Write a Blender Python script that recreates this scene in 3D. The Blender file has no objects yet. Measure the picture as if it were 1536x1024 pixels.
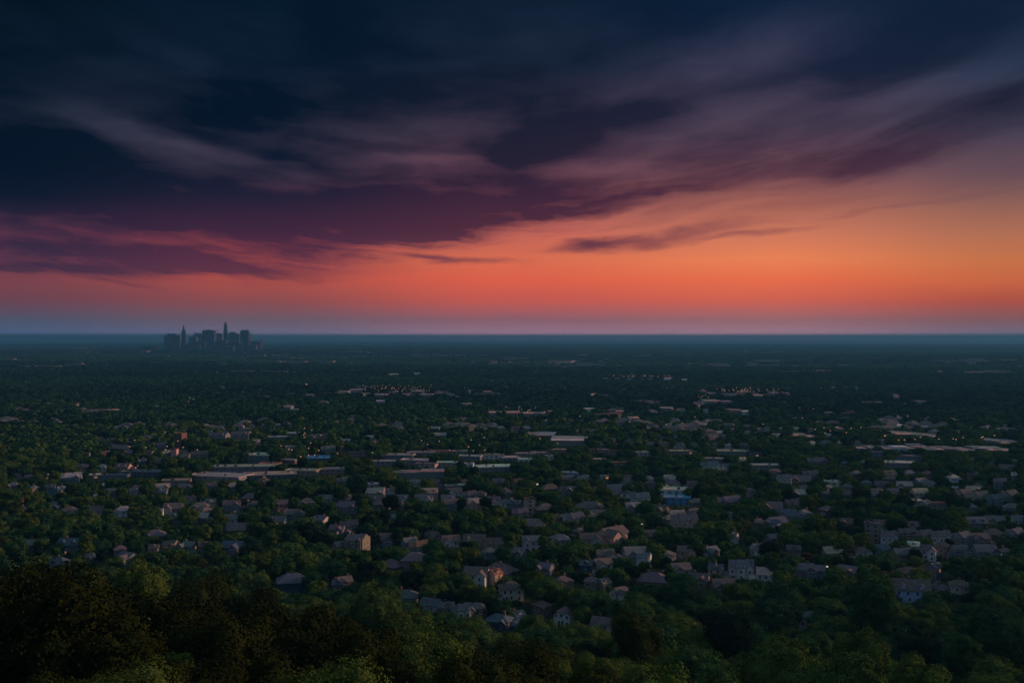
import bpy, math, random
import numpy as np
from mathutils import Vector, Matrix

R = math.radians
rnd = random.Random(7)
nrs = np.random.RandomState(11)
SC = bpy.context.scene
COL = SC.collection

# ------------------------------------------------------------------ camera
CAM_H = 130.0
F = 1493.3          # focal length in pixels of a 1536 px wide picture (35 mm lens)
HZ = 507.0         # picture row of the eye-level horizon (air hides the last few rows of ground above it)
TILT = math.atan((512 - HZ) / F)
cd = bpy.data.cameras.new('camera'); cam = bpy.data.objects.new('camera', cd); COL.objects.link(cam)
cd.lens = 35; cd.sensor_width = 36; cd.clip_start = 1; cd.clip_end = 400000
cam.location = (0, 0, CAM_H); cam.rotation_euler = (math.pi / 2 - TILT, 0, 0)
SC.camera = cam
SC.view_settings.view_transform = 'Standard'; SC.view_settings.look = 'None'
SC.view_settings.exposure = 0; SC.view_settings.gamma = 1
SC.cycles.use_denoising = True
SC.cycles.max_bounces = 6; SC.cycles.volume_bounces = 1; SC.cycles.diffuse_bounces = 3
SC.cycles.use_adaptive_sampling = False
SC.cycles.sample_clamp_indirect = 2.0

def s2l(c):
    return tuple(((v / 255.) / 12.92 if v / 255. <= .04045 else ((v / 255. + .055) / 1.055) ** 2.4) for v in c)

# ------------------------------------------------------------------ terrain
def gz_np(x, y):
    d = np.sqrt(x * x + y * y)
    az = np.degrees(np.arctan2(x, y))
    side = np.interp(az, [-60, -24, -13, -4, 10, 22, 30, 60], [1.12, 1.12, 1.02, .95, .92, .88, .86, .86])
    h = np.interp(d, [0, 25, 60, 100, 140, 200, 260, 330, 400, 470], [126, 114, 94, 80, 67, 50, 35, 19, 7, 0])
    s = np.clip(h, 0, 200) * (1 - (1 - side) * np.clip(d / 80, 0, 1))
    front = np.clip((y + 40) / 80, 0, 1)
    s = s * front + (1 - front) * np.maximum(s, 118 * np.clip(1 - (d - 60) / 3000, 0, 1))
    roll = (np.sin(x / 310 + 1.3) * np.cos(y / 420 + .4) + .5 * np.sin(x / 140 + y / 190)) * 1.3 * np.clip((d - 420) / 500, 0, 1)
    far = (np.sin(x / 2300 + 2.1) * np.cos(y / 1700 + .7) + .6 * np.sin(x / 950 + y / 1300 + 1)) * 7 * np.clip((d - 2500) / 4000, 0, 1)
    big = (np.sin(x / 9000 + .5) * np.cos(y / 6000)) * 18 * np.clip((d - 14000) / 12000, 0, 1)
    return s + roll + far + big
def gz(x, y):
    return float(gz_np(np.array([x], float), np.array([y], float))[0])

ct, st = math.cos(TILT), math.sin(TILT)
def pixdir(px, py):
    a, b = (px - 768) / F, -(py - 512) / F
    return Vector((a, ct + b * st, -st + b * ct))
def at(px, py):
    """point of the ground seen at a pixel of the 1536x1024 photo"""
    d = pixdir(px, py)
    t0, t = 60.0, 60.0
    while t < 90000:
        x, y, z = d.x * t, d.y * t, CAM_H + d.z * t
        if z <= gz(x, y):
            lo, hi = t0, t
            for _ in range(14):
                m = (lo + hi) / 2
                if CAM_H + d.z * m <= gz(d.x * m, d.y * m): hi = m
                else: lo = m
            return d.x * hi, d.y * hi
        t0 = t; t *= 1.03
    return d.x * 60000, d.y * 60000
def proj(x, y, z):
    X = x; Y = y; Z = z - CAM_H
    depth = Y * ct - Z * st
    up = Y * st + Z * ct
    return 768 + F * X / depth, 512 - F * up / depth, depth

# ------------------------------------------------------------------ node helpers
def mat(name):
    m = bpy.data.materials.new(name); m.use_nodes = True
    return m, m.node_tree, m.node_tree.nodes['Principled BSDF']
def N(nt, t, **kw):
    n = nt.nodes.new(t)
    for k, v in kw.items():
        if k.startswith('i_'): n.inputs[k[2:]].default_value = v
        else: setattr(n, k, v)
    return n
def ramp(nt, stops, interp='LINEAR'):
    n = nt.nodes.new('ShaderNodeValToRGB'); cr = n.color_ramp; cr.interpolation = interp
    stops = sorted(stops, key=lambda s: s[0])
    while len(cr.elements) < len(stops): cr.elements.new(.5)
    for e, (p, c) in zip(cr.elements, stops):
        e.position = p
    for e, (p, c) in zip(cr.elements, stops):
        e.position = p; e.color = (c[0], c[1], c[2], 1)
    return n
def math_(nt, op, a, b=None, c=None, clamp=False):
    n = nt.nodes.new('ShaderNodeMath'); n.operation = op; n.use_clamp = clamp
    for i, v in enumerate((a, b, c)):
        if v is None: continue
        if isinstance(v, (int, float)): n.inputs[i].default_value = v
        else: nt.links.new(v, n.inputs[i])
    return n.outputs[0]
def maprange(nt, v, a, b, c, d, smooth=False):
    n = nt.nodes.new('ShaderNodeMapRange'); n.interpolation_type = 'SMOOTHSTEP' if smooth else 'LINEAR'
    nt.links.new(v, n.inputs['Value'])
    for k, x in zip(('From Min', 'From Max', 'To Min', 'To Max'), (a, b, c, d)): n.inputs[k].default_value = x
    return n.outputs['Result']
def mixc(nt, f, a, b, mode='MIX'):
    n = nt.nodes.new('ShaderNodeMix'); n.data_type = 'RGBA'; n.blend_type = mode
    for sock, v in ((n.inputs['Factor'], f), (n.inputs[6], a), (n.inputs[7], b)):
        if isinstance(v, (int, float)): sock.default_value = v
        elif isinstance(v, tuple): sock.default_value = (v[0], v[1], v[2], 1)
        else: nt.links.new(v, sock)
    return n.outputs[2]

# ------------------------------------------------------------------ world: dusk sky with cloud deck
def build_world():
    w = bpy.data.worlds.new('World'); SC.world = w; w.use_nodes = True
    nt = w.node_tree; L = nt.links
    bg = nt.nodes['Background']
    tc = N(nt, 'ShaderNodeTexCoord')
    sep = N(nt, 'ShaderNodeSeparateXYZ'); L.new(tc.outputs['Generated'], sep.inputs[0])
    X, Y, Z = sep.outputs
    az0 = math_(nt, 'MULTIPLY', math_(nt, 'ARCTAN2', X, Y), 180 / math.pi)
    el0 = math_(nt, 'MULTIPLY', math_(nt, 'ARCSINE', Z), 180 / math.pi)
    # cloud-plane coordinates (streaks converge to the horizon)
    den = math_(nt, 'ADD', math_(nt, 'MAXIMUM', Z, 0.0), 0.055)
    cx = math_(nt, 'DIVIDE', X, den); cy = math_(nt, 'DIVIDE', Y, den)
    comb = N(nt, 'ShaderNodeCombineXYZ'); L.new(cx, comb.inputs[0]); L.new(cy, comb.inputs[1])
    def noise(scale, sx, sy, rot, detail=6, rough=.55, dist=0.0, off=0):
        mp = N(nt, 'ShaderNodeMapping'); mp.inputs['Scale'].default_value = (sx, sy, 1)
        mp.inputs['Rotation'].default_value = (0, 0, R(rot)); mp.inputs['Location'].default_value = (off, off * .7, 0)
        L.new(comb.outputs[0], mp.inputs[0])
        n = N(nt, 'ShaderNodeTexNoise'); n.inputs['Scale'].default_value = scale
        n.inputs['Detail'].default_value = detail; n.inputs['Roughness'].default_value = rough
        n.inputs['Distortion'].default_value = dist
        L.new(mp.outputs[0], n.inputs['Vector']); return n
    n1 = noise(1.0, 1.1, .42, -14, detail=7, dist=.25, off=3.1)
    n2 = noise(2.4, 1.1, .8, -20, detail=7, rough=.6, dist=.5, off=7.7)
    nw = noise(1.4, 1.2, .7, 0, detail=4, off=1.7)
    sw = N(nt, 'ShaderNodeSeparateColor'); L.new(nw.outputs['Color'], sw.inputs[0])
    az = math_(nt, 'ADD', az0, math_(nt, 'MULTIPLY', math_(nt, 'SUBTRACT', sw.outputs[0], .5), 2.6))
    wamp = math_(nt, 'ADD', .6, math_(nt, 'MULTIPLY', math_(nt, 'MAXIMUM', el0, 0), .16))
    el = math_(nt, 'ADD', el0, math_(nt, 'MULTIPLY', math_(nt, 'SUBTRACT', sw.outputs[1], .5), math_(nt, 'MULTIPLY', wamp, 1.1)))

    def A(x): return math.degrees(math.atan((x - 768) / F))
    def E(x, v): return math.degrees(math.atan((HZ - v) * math.cos(math.radians(A(x))) / F))
    cols = [0, 384, 768, 1152, 1536]
    Brows = [500, 480, 450, 420, 390, 350, 300, 260, 200, 100, 0]
    B = {0: [(70,76,108),(76,74,104),(112,60,82),(128,60,76),(130,60,78),(120,58,74),(74,50,70),(50,48,66),(46,50,68),(25,38,58),(8,28,48)],
         384: [(100,86,110),(106,80,100),(146,70,80),(180,74,72),(176,74,74),(160,68,72),(92,52,70),(64,54,72),(60,58,76),(28,42,64),(8,28,48)],
         768: [(150,104,120),(140,86,104),(206,84,80),(232,92,72),(224,106,78),(200,102,88),(134,74,80),(106,66,80),(80,62,80),(36,46,68),(22,38,60)],
         1152: [(156,106,118),(152,94,106),(216,92,80),(242,104,72),(240,126,84),(206,120,90),(162,98,86),(118,76,84),(88,70,88),(60,58,82),(26,44,68)],
         1536: [(112,82,98),(126,76,84),(180,72,58),(208,96,60),(204,110,68),(178,110,80),(140,94,84),(104,76,84),(72,62,80),(44,54,78),(28,44,66)]}
    Crows = [500, 440, 400, 345, 290, 250, 180, 90, 0]
    Cc = {0: [(60,56,84),(66,44,68),(62,38,62),(46,32,58),(9,18,40),(3,14,34),(2,16,34),(2,15,32),(1,10,20)],
          384: [(80,60,84),(110,50,66),(92,42,62),(62,32,56),(26,25,48),(14,20,42),(3,16,36),(3,18,38),(2,18,36)],
          768: [(120,80,96),(150,66,74),(112,58,72),(80,38,56),(58,32,54),(38,28,48),(24,26,46),(10,22,42),(10,24,44)],
          1152: [(130,86,98),(190,90,82),(156,80,80),(122,62,72),(84,44,60),(62,36,54),(36,32,54),(22,32,56),(8,28,52)],
          1536: [(110,78,92),(170,84,72),(160,90,76),(130,80,80),(104,66,78),(84,56,72),(34,30,50),(18,28,50),(14,28,50)]}
    ELMAX = 20.0
    def field(rows, table, elsock):
        t = math_(nt, 'DIVIDE', elsock, ELMAX, clamp=True)
        outs = []
        for c in cols:
            r = ramp(nt, [(min(1, max(0, E(c, v) / ELMAX)), tuple(q * g for q, g in zip(s2l(col), {480: (.93, .97, .80), 450: (.90, 1.0, .74), 440: (.9, 1.0, .8), 420: (.92, 1.04, .80), 390: (.96, 1.04, .9)}.get(v, (1, 1, 1))))) for v, col in zip(rows, table[c])], 'B_SPLINE' if False else 'EASE' if False else 'LINEAR')
            L.new(t, r.inputs[0]); outs.append(r.outputs[0])
        cur = outs[0]
        for i in range(1, 5):
            f = maprange(nt, az0, A(cols[i - 1]), A(cols[i]), 0, 1, True)
            cur = mixc(nt, f, cur, outs[i])
        return cur
    elB = math_(nt, 'ADD', el0, math_(nt, 'MULTIPLY', math_(nt, 'SUBTRACT', el, el0), .35))
    Bc = field(Brows, B, elB); Ccol = field(Crows, Cc, elB)
    # lower edge of the cloud deck
    pts = [(-400, 408), (0, 412), (240, 418), (470, 414), (590, 388), (700, 364), (850, 338), (1000, 322), (1150, 308), (1300, 288), (1400, 268), (1536, 238), (1900, 200)]
    er = ramp(nt, [((A(x) + 45) / 90, (E(x, v) / 20,) * 3) for x, v in pts])
    L.new(maprange(nt, az, -45, 45, 0, 1), er.inputs[0])
    # fine streaks drawn out by the wind
    sk = N(nt, 'ShaderNodeCombineXYZ'); L.new(math_(nt, 'MULTIPLY', az, .11), sk.inputs[0])
    slope = maprange(nt, az0, -25, 25, .10, -.20)
    L.new(math_(nt, 'ADD', math_(nt, 'MULTIPLY', el, 1.15), math_(nt, 'MULTIPLY', az0, slope)), sk.inputs[1])
    n3 = N(nt, 'ShaderNodeTexNoise'); n3.inputs['Scale'].default_value = 1.0; n3.inputs['Detail'].default_value = 8; n3.inputs['Roughness'].default_value = .62; n3.inputs['Distortion'].default_value = .3
    L.new(sk.outputs[0], n3.inputs['Vector'])
    edge = math_(nt, 'MULTIPLY', er.outputs[0], 20)
    soft = maprange(nt, az, 4, 24, 1.0, 2.7)
    d0 = maprange(nt, math_(nt, 'DIVIDE', math_(nt, 'ADD', math_(nt, 'SUBTRACT', el, edge), math_(nt, 'MULTIPLY', math_(nt, 'SUBTRACT', n3.outputs[0], .5), 4.6)), soft), -.8, 1.8, 0, 1, True)
    nz = math_(nt, 'ADD', math_(nt, 'MULTIPLY', math_(nt, 'SUBTRACT', n1.outputs[0], .5), 1.2),
               math_(nt, 'MULTIPLY', math_(nt, 'SUBTRACT', n2.outputs[0], .5), 1.2))
    streakamp = maprange(nt, el0, 7, 14, 1.0, .45)
    nz = math_(nt, 'ADD', nz, math_(nt, 'MULTIPLY', math_(nt, 'SUBTRACT', n3.outputs[0], .5), streakamp))
    dens = math_(nt, 'MULTIPLY', d0, math_(nt, 'ADD', maprange(nt, az0, -6, 12, .90, .74), nz))
    dark = [(700,391,95,5,-2,1.0),(640,386,50,4,-4,.7),(900,368,100,7,4,.9),(1010,351,150,6,6,1.0),(1110,352,120,4,4,.9),(1170,314,150,6,8,.3),(880,372,60,8,0,.5),
            (340,165,200,60,-16,.4),(1370,238,110,18,8,.95),(1230,262,150,12,8,.75),(980,290,200,14,8,.5),(1080,140,330,26,15,.7),(1480,160,120,20,12,.7),(500,25,70,50,-60,.5),(1340,314,120,3,6,.35),(1460,290,110,3,8,.3),
            (840,205,130,44,10,.5),(1400,70,200,22,18,.5),(200,310,300,22,-3,.8),(60,250,200,30,0,.5),(520,110,260,50,0,.35),(1250,30,260,40,8,.3),(350,400,260,12,0,.5),(230,384,300,26,0,.55),(560,350,200,18,-4,.5),(700,310,260,16,0,.4),(640,320,180,22,-6,.6),(300,405,220,8,0,.5),(80,260,120,40,0,.4),(60,400,100,10,0,.4),(1000,30,160,40,5,.5)]
    light = [(235,366,170,12,-2,.55),(260,222,190,16,-17,.9),(420,258,120,8,-12,.6),(150,185,120,16,-12,.5),(610,243,110,10,2,.85),(700,237,60,14,0,.7),(560,205,120,12,-8,.35),(905,254,140,13,-3,1.0),
             (1050,185,240,24,12,.6),(1090,90,250,38,10,.75),(1000,272,130,9,5,.45),(1450,118,190,24,18,.85),(1480,232,170,20,14,.7),(1290,205,180,12,13,.4),(1160,279,60,4,3,.6),
             (470,338,100,7,-10,.4),(90,392,100,6,-2,.35),(280,78,90,13,-15,.3),(860,50,150,60,0,.4),(660,190,120,20,6,.35),(380,392,120,7,-3,.5),(860,330,120,9,4,.4),(1300,160,160,14,14,.5),(1180,60,160,26,14,.4),(520,365,120,8,-6,.35)]
    cv = N(nt, 'ShaderNodeCombineXYZ'); L.new(az, cv.inputs[0]); L.new(el, cv.inputs[1])
    for lst, sg in ((dark, 1), (light, -1)):
        for (x, v, hl, ht, ang, s) in lst:
            k = math.degrees(1 / F)
            mp = N(nt, 'ShaderNodeMapping'); mp.vector_type = 'TEXTURE'
            mp.inputs['Location'].default_value = (A(x), E(x, v), 0)
            mp.inputs['Rotation'].default_value = (0, 0, R(ang))
            mp.inputs['Scale'].default_value = (hl * 1.35 * k, ht * 1.9 * k, 1)
            L.new(cv.outputs[0], mp.inputs[0])
            ln = N(nt, 'ShaderNodeVectorMath', operation='LENGTH'); L.new(mp.outputs[0], ln.inputs[0])
            g = maprange(nt, ln.outputs['Value'], 0, 1, s * sg * .72, 0, True)
            dens = math_(nt, 'ADD', dens, g)
    dens = maprange(nt, dens, -.05, 1.1, 0, 1, False)
    sky = mixc(nt, dens, Bc, Ccol)
    # sky colour brightened towards the horizon to make up for the haze box's dimming
    low = math_(nt, 'MINIMUM', math_(nt, 'EXPONENT', math_(nt, 'DIVIDE', .0085, math_(nt, 'MAXIMUM', Z, .0015))), 5.0)
    cl = N(nt, 'ShaderNodeVectorMath', operation='SCALE'); L.new(sky, cl.inputs[0]); L.new(low, cl.inputs['Scale']); sky = cl.outputs[0]
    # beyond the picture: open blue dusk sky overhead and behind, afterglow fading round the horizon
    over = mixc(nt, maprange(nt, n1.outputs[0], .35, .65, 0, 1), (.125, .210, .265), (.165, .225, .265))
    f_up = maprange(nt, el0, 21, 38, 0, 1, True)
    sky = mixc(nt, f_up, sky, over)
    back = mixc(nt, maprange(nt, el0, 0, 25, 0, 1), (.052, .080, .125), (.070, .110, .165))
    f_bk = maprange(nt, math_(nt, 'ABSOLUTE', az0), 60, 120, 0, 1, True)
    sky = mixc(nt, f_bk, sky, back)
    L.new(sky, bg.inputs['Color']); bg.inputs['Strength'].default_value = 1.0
    w.cycles.sampling_method = 'MANUAL'; w.cycles.sample_map_resolution = 512
build_world()

sd = bpy.data.lights.new('sun', 'SUN'); sun = bpy.data.objects.new('sun', sd); COL.objects.link(sun)
SUN_AZ, SUN_EL = 74, 13
sd.energy = 2.3; sd.angle = R(3); sd.color = (1.0, .56, .38)
sv = Vector((math.sin(R(SUN_AZ)) * math.cos(R(SUN_EL)), math.cos(R(SUN_AZ)) * math.cos(R(SUN_EL)), math.sin(R(SUN_EL))))
sun.rotation_euler = sv.to_track_quat('Z', 'Y').to_euler(); sun.location = (400, 200, 600)

# ------------------------------------------------------------------ materials
def attr(nt, name, typ='OBJECT'):
    a = N(nt, 'ShaderNodeAttribute'); a.attribute_type = typ; a.attribute_name = name; return a
def noise_tex(nt, scale, detail=4, coord='Object', rough=.55):
    tc = N(nt, 'ShaderNodeTexCoord'); n = N(nt, 'ShaderNodeTexNoise')
    n.inputs['Scale'].default_value = scale; n.inputs['Detail'].default_value = detail; n.inputs['Roughness'].default_value = rough
    nt.links.new(tc.outputs[coord], n.inputs['Vector']); return n
def m_leaf():
    m, nt, b = mat('leaves'); L = nt.links
    a = attr(nt, 'tint', 'INSTANCER')
    # tint: 0 deep green .. .5 mid green .. .75 olive .. 1 bronze
    r = ramp(nt, [(0, (.012, .032, .026)), (.14, (.026, .078, .044)), (.3, (.050, .122, .050)), (.55, (.098, .158, .040)), (.8, (.038, .054, .015)), (1, (.020, .029, .010))])
    L.new(a.outputs['Fac'], r.inputs[0])
    n = noise_tex(nt, .55, 3); n2 = noise_tex(nt, 3.5, 3)
    c = mixc(nt, 1.0, r.outputs[0], mixc(nt, maprange(nt, n.outputs[0], .3, .7, 0, 1), (.55, .55, .6), (1.45, 1.4, 1.1)), 'MULTIPLY')
    c = mixc(nt, 1.0, c, mixc(nt, maprange(nt, n2.outputs[0], .35, .65, 0, 1), (.92, .93, .92), (1.08, 1.07, 1.05)), 'MULTIPLY')
    L.new(c, b.inputs['Base Color']); b.inputs['Roughness'].default_value = 1
    b.inputs['Specular IOR Level'].default_value = .0
    return m
def m_simple(name, col, rough=.8, metal=0, nscale=None, namt=.25, spec=.5):
    m, nt, b = mat(name)
    if nscale:
        n = noise_tex(nt, nscale, 5)
        c = mixc(nt, 1.0, col, mixc(nt, maprange(nt, n.outputs[0], .3, .7, 0, 1), (1 - namt,) * 3, (1 + namt,) * 3), 'MULTIPLY')
        nt.links.new(c, b.inputs['Base Color'])
    else: b.inputs['Base Color'].default_value = (*col, 1)
    b.inputs['Roughness'].default_value = rough; b.inputs['Metallic'].default_value = metal
    b.inputs['Specular IOR Level'].default_value = spec
    return m
def m_paint(name, prop, rough, nscale, namt, stripes=None, bump=0, metal=0):
    m, nt, b = mat(name); L = nt.links
    a = attr(nt, prop, 'OBJECT')
    n = noise_tex(nt, nscale, 5)
    c = mixc(nt, 1.0, a.outputs['Color'], mixc(nt, maprange(nt, n.outputs[0], .3, .7, 0, 1), (1 - namt,) * 3, (1 + namt,) * 3), 'MULTIPLY')
    if stripes:
        tc = N(nt, 'ShaderNodeTexCoord'); wv = N(nt, 'ShaderNodeTexWave'); wv.bands_direction = stripes[0]; wv.inputs['Scale'].default_value = stripes[1]
        wv.inputs['Distortion'].default_value = .6
        L.new(tc.outputs['Object'], wv.inputs['Vector'])
        c = mixc(nt, 1.0, c, mixc(nt, wv.outputs['Fac'], (.82,) * 3, (1.08,) * 3), 'MULTIPLY')
    L.new(c, b.inputs['Base Color']); b.inputs['Roughness'].default_value = rough; b.inputs['Metallic'].default_value = metal
    if metal:
        rr = maprange(nt, n.outputs[0], .3, .7, rough * .7, rough * 1.4); L.new(rr, b.inputs['Roughness'])
    return m
M = {}
M['leaf'] = m_leaf()
M['bark'] = m_simple('bark', (.06, .045, .035), .9, nscale=3)
M['wall'] = m_paint('wall_paint', 'paint', .8, .35, .16, ('Z', 1.2))
M['roof'] = m_paint('roof_shingles', 'shade', .72, .6, .28, ('Z', 1.6))
M['membrane'] = m_paint('roof_membrane', 'shade', .25, .12, .3)
M['metalroof'] = m_paint('roof_metal', 'shade', .20, .10, .22, ('X', .35), metal=.65)
M['trim'] = m_simple('white_trim', (.62, .62, .64), .6, nscale=2, namt=.12)
M['glass'] = m_simple('window_glass', (.02, .025, .03), .12)
M['chimney'] = m_simple('chimney_brick', (.20, .12, .10), .85, nscale=4)
M['door'] = m_simple('door_paint', (.10, .06, .05), .6, nscale=3)
M['road'] = m_simple('road_asphalt', (.075, .08, .09), .6, nscale=.3)
M['tower'] = m_paint('tower_cladding', 'paint', .35, .02, .2)
M['steel'] = m_simple('painted_steel', (.12, .12, .13), .5, nscale=2)
def m_emit(name, col, s):
    m, nt, b = mat(name)
    n = noise_tex(nt, .8, 3)
    nt.links.new(mixc(nt, n.outputs[0], tuple(v * .5 for v in col), col), b.inputs['Emission Color'])
    b.inputs['Emission Strength'].default_value = s; b.inputs['Base Color'].default_value = (*[v * .3 for v in col], 1)
    return m
M['glow_orange'] = m_emit('lamp_glow_orange', (1.0, .30, .08), .9)
M['glow_red'] = m_emit('lamp_glow_red', (1.0, .12, .07), .55)
M['glow_white'] = m_emit('lamp_glow_white', (1.0, .85, .72), .9)
M['glow_window'] = m_emit('added_window_glow', (1.0, .45, .22), .28)  # glow added to random windows for warm glints among the houses
def m_ground():
    m, nt, b = mat('ground_cover'); L = nt.links
    geo = N(nt, 'ShaderNodeNewGeometry')
    def nz(s, d=5, sy=1):
        mp = N(nt, 'ShaderNodeMapping'); mp.inputs['Scale'].default_value = (s, s * sy, s)
        L.new(geo.outputs['Position'], mp.inputs[0])
        n = N(nt, 'ShaderNodeTexNoise'); n.inputs['Scale'].default_value = 1; n.inputs['Detail'].default_value = d; L.new(mp.outputs[0], n.inputs['Vector']); return n.outputs[0]
    c = mixc(nt, maprange(nt, nz(.05), .4, .6, 0, 1), (.018, .032, .016), (.045, .058, .026))
    c = mixc(nt, maprange(nt, nz(.013, 6), .56, .66, 0, 1), c, (.075, .068, .055))
    # far fields and clearings
    fld = maprange(nt, nz(.00045, 7, .6), .60, .68, 0, 1)
    c2 = mixc(nt, fld, (.022, .042, .026), (.075, .062, .050))
    c2 = mixc(nt, maprange(nt, nz(.0016, 6), .62, .70, 0, .8), c2, (.10, .08, .065))
    sp = N(nt, 'ShaderNodeSeparateXYZ'); L.new(geo.outputs['Position'], sp.inputs[0])
    c = mixc(nt, maprange(nt, sp.outputs[1], 5000, 11000, 0, 1), c, c2)
    L.new(c, b.inputs['Base Color']); b.inputs['Roughness'].default_value = .95; b.inputs['Specular IOR Level'].default_value = .1
    return m
M['ground'] = m_ground()

# ------------------------------------------------------------------ object helpers
def mesh_obj(name, verts, faces, mats, parent=None, midx=None, smooth=False):
    me = bpy.data.meshes.new(name); me.from_pydata(verts, [], faces); 
    for mm in (mats if isinstance(mats, (list, tuple)) else [mats]): me.materials.append(mm)
    if midx is not None: me.polygons.foreach_set('material_index', midx)
    if smooth: me.polygons.foreach_set('use_smooth', [True] * len(me.polygons))
    me.update()
    o = bpy.data.objects.new(name, me); COL.objects.link(o)
    if parent is not None: o.parent = parent
    return o
def link_copy(src_mesh, name, parent, loc, rotz=0, scale=(1, 1, 1)):
    o = bpy.data.objects.new(name, src_mesh); COL.objects.link(o); o.parent = parent
    o.location = loc; o.rotation_euler = (0, 0, rotz); o.scale = scale; return o
def thing(name, loc, rotz=0, label=None, cat=None, group=None):
    o = bpy.data.objects.new(name, None); COL.objects.link(o); o.empty_display_size = .5
    o.location = loc; o.rotation_euler = (0, 0, rotz)
    if label: o['label'] = label
    if cat: o['category'] = cat
    if group: o['group'] = group
    return o
class MB:
    def __init__(s): s.v = []; s.f = []; s.m = []
    def add(s, vs, fs, mi=0):
        b = len(s.v); s.v += [tuple(v) for v in vs]; s.f += [tuple(b + i for i in f) for f in fs]; s.m += [mi] * len(fs)
    def box(s, x0, x1, y0, y1, z0, z1, mi=0):
        s.add([(x0,y0,z0),(x1,y0,z0),(x1,y1,z0),(x0,y1,z0),(x0,y0,z1),(x1,y0,z1),(x1,y1,z1),(x0,y1,z1)],
              [(0,3,2,1),(4,5,6,7),(0,1,5,4),(1,2,6,5),(2,3,7,6),(3,0,4,7)], mi)
    def tube(s, p0, p1, r0, r1, n=6, mi=0):
        p0, p1 = Vector(p0), Vector(p1); d = (p1 - p0).normalized()
        u = d.orthogonal().normalized(); w = d.cross(u)
        vs = [p0 + (u * math.cos(2*math.pi*i/n) + w * math.sin(2*math.pi*i/n)) * r0 for i in range(n)]
        vs += [p1 + (u * math.cos(2*math.pi*i/n) + w * math.sin(2*math.pi*i/n)) * r1 for i in range(n)]
        s.add(vs, [(i, (i+1) % n, n + (i+1) % n, n + i) for i in range(n)] + [tuple(range(n))[::-1], tuple(range(n, 2*n))], mi)
    def build(s, name, mats, parent=None, smooth=False):
        return mesh_obj(name, s.v, s.f, mats, parent, s.m, smooth)

# ------------------------------------------------------------------ ground sheet
def build_ground():
    rings = [0] + list(np.arange(10, 520, 12)) + list(np.geomspace(525, 12000, 130)) + list(np.geomspace(12500, 60000, 60))
    angs = np.concatenate([np.radians(np.arange(-44, 44, .8)), np.radians(np.arange(44, 316, 8))])
    n = len(angs); V = []; Fs = []
    rr = np.array(rings[1:]); X = np.outer(rr, np.sin(angs)); Y = np.outer(rr, np.cos(angs))
    Zg = gz_np(X, Y)
    V = [(0, 0, 126)] + [(X[i, j], Y[i, j], Zg[i, j]) for i in range(len(rr)) for j in range(n)]
    for j in range(n): Fs.append((0, 1 + (j + 1) % n, 1 + j))
    for i in range(len(rr) - 1):
        a = 1 + i * n; b = a + n
        for j in range(n):
            k = (j + 1) % n; Fs.append((a + j, a + k, b + k, b + j))
    o = mesh_obj('ground', V, Fs, M['ground'], smooth=True); o['kind'] = 'structure'; o['label'] = 'dark wooded plain and hillside reaching to the horizon'
build_ground()

# haze
mb = MB(); mb.box(-62000, 62000, -62000, 62000, -60, 262)
hz = mb.build('haze', []); hz.data.materials.clear()
hm = bpy.data.materials.new('haze_air'); hm.use_nodes = True; nt = hm.node_tree; nt.nodes.clear()
pv = N(nt, 'ShaderNodeVolumePrincipled'); pv.inputs['Color'].default_value = (.11, .40, .70, 1); pv.inputs['Density'].default_value = 7.8e-5
pv.inputs['Anisotropy'].default_value = 0.15
mo = N(nt, 'ShaderNodeOutputMaterial'); nt.links.new(pv.outputs[0], mo.inputs['Volume'])
hz.data.materials.append(hm); hz['kind'] = 'stuff'; hz['label'] = 'thin blue evening haze over the plain'

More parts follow.
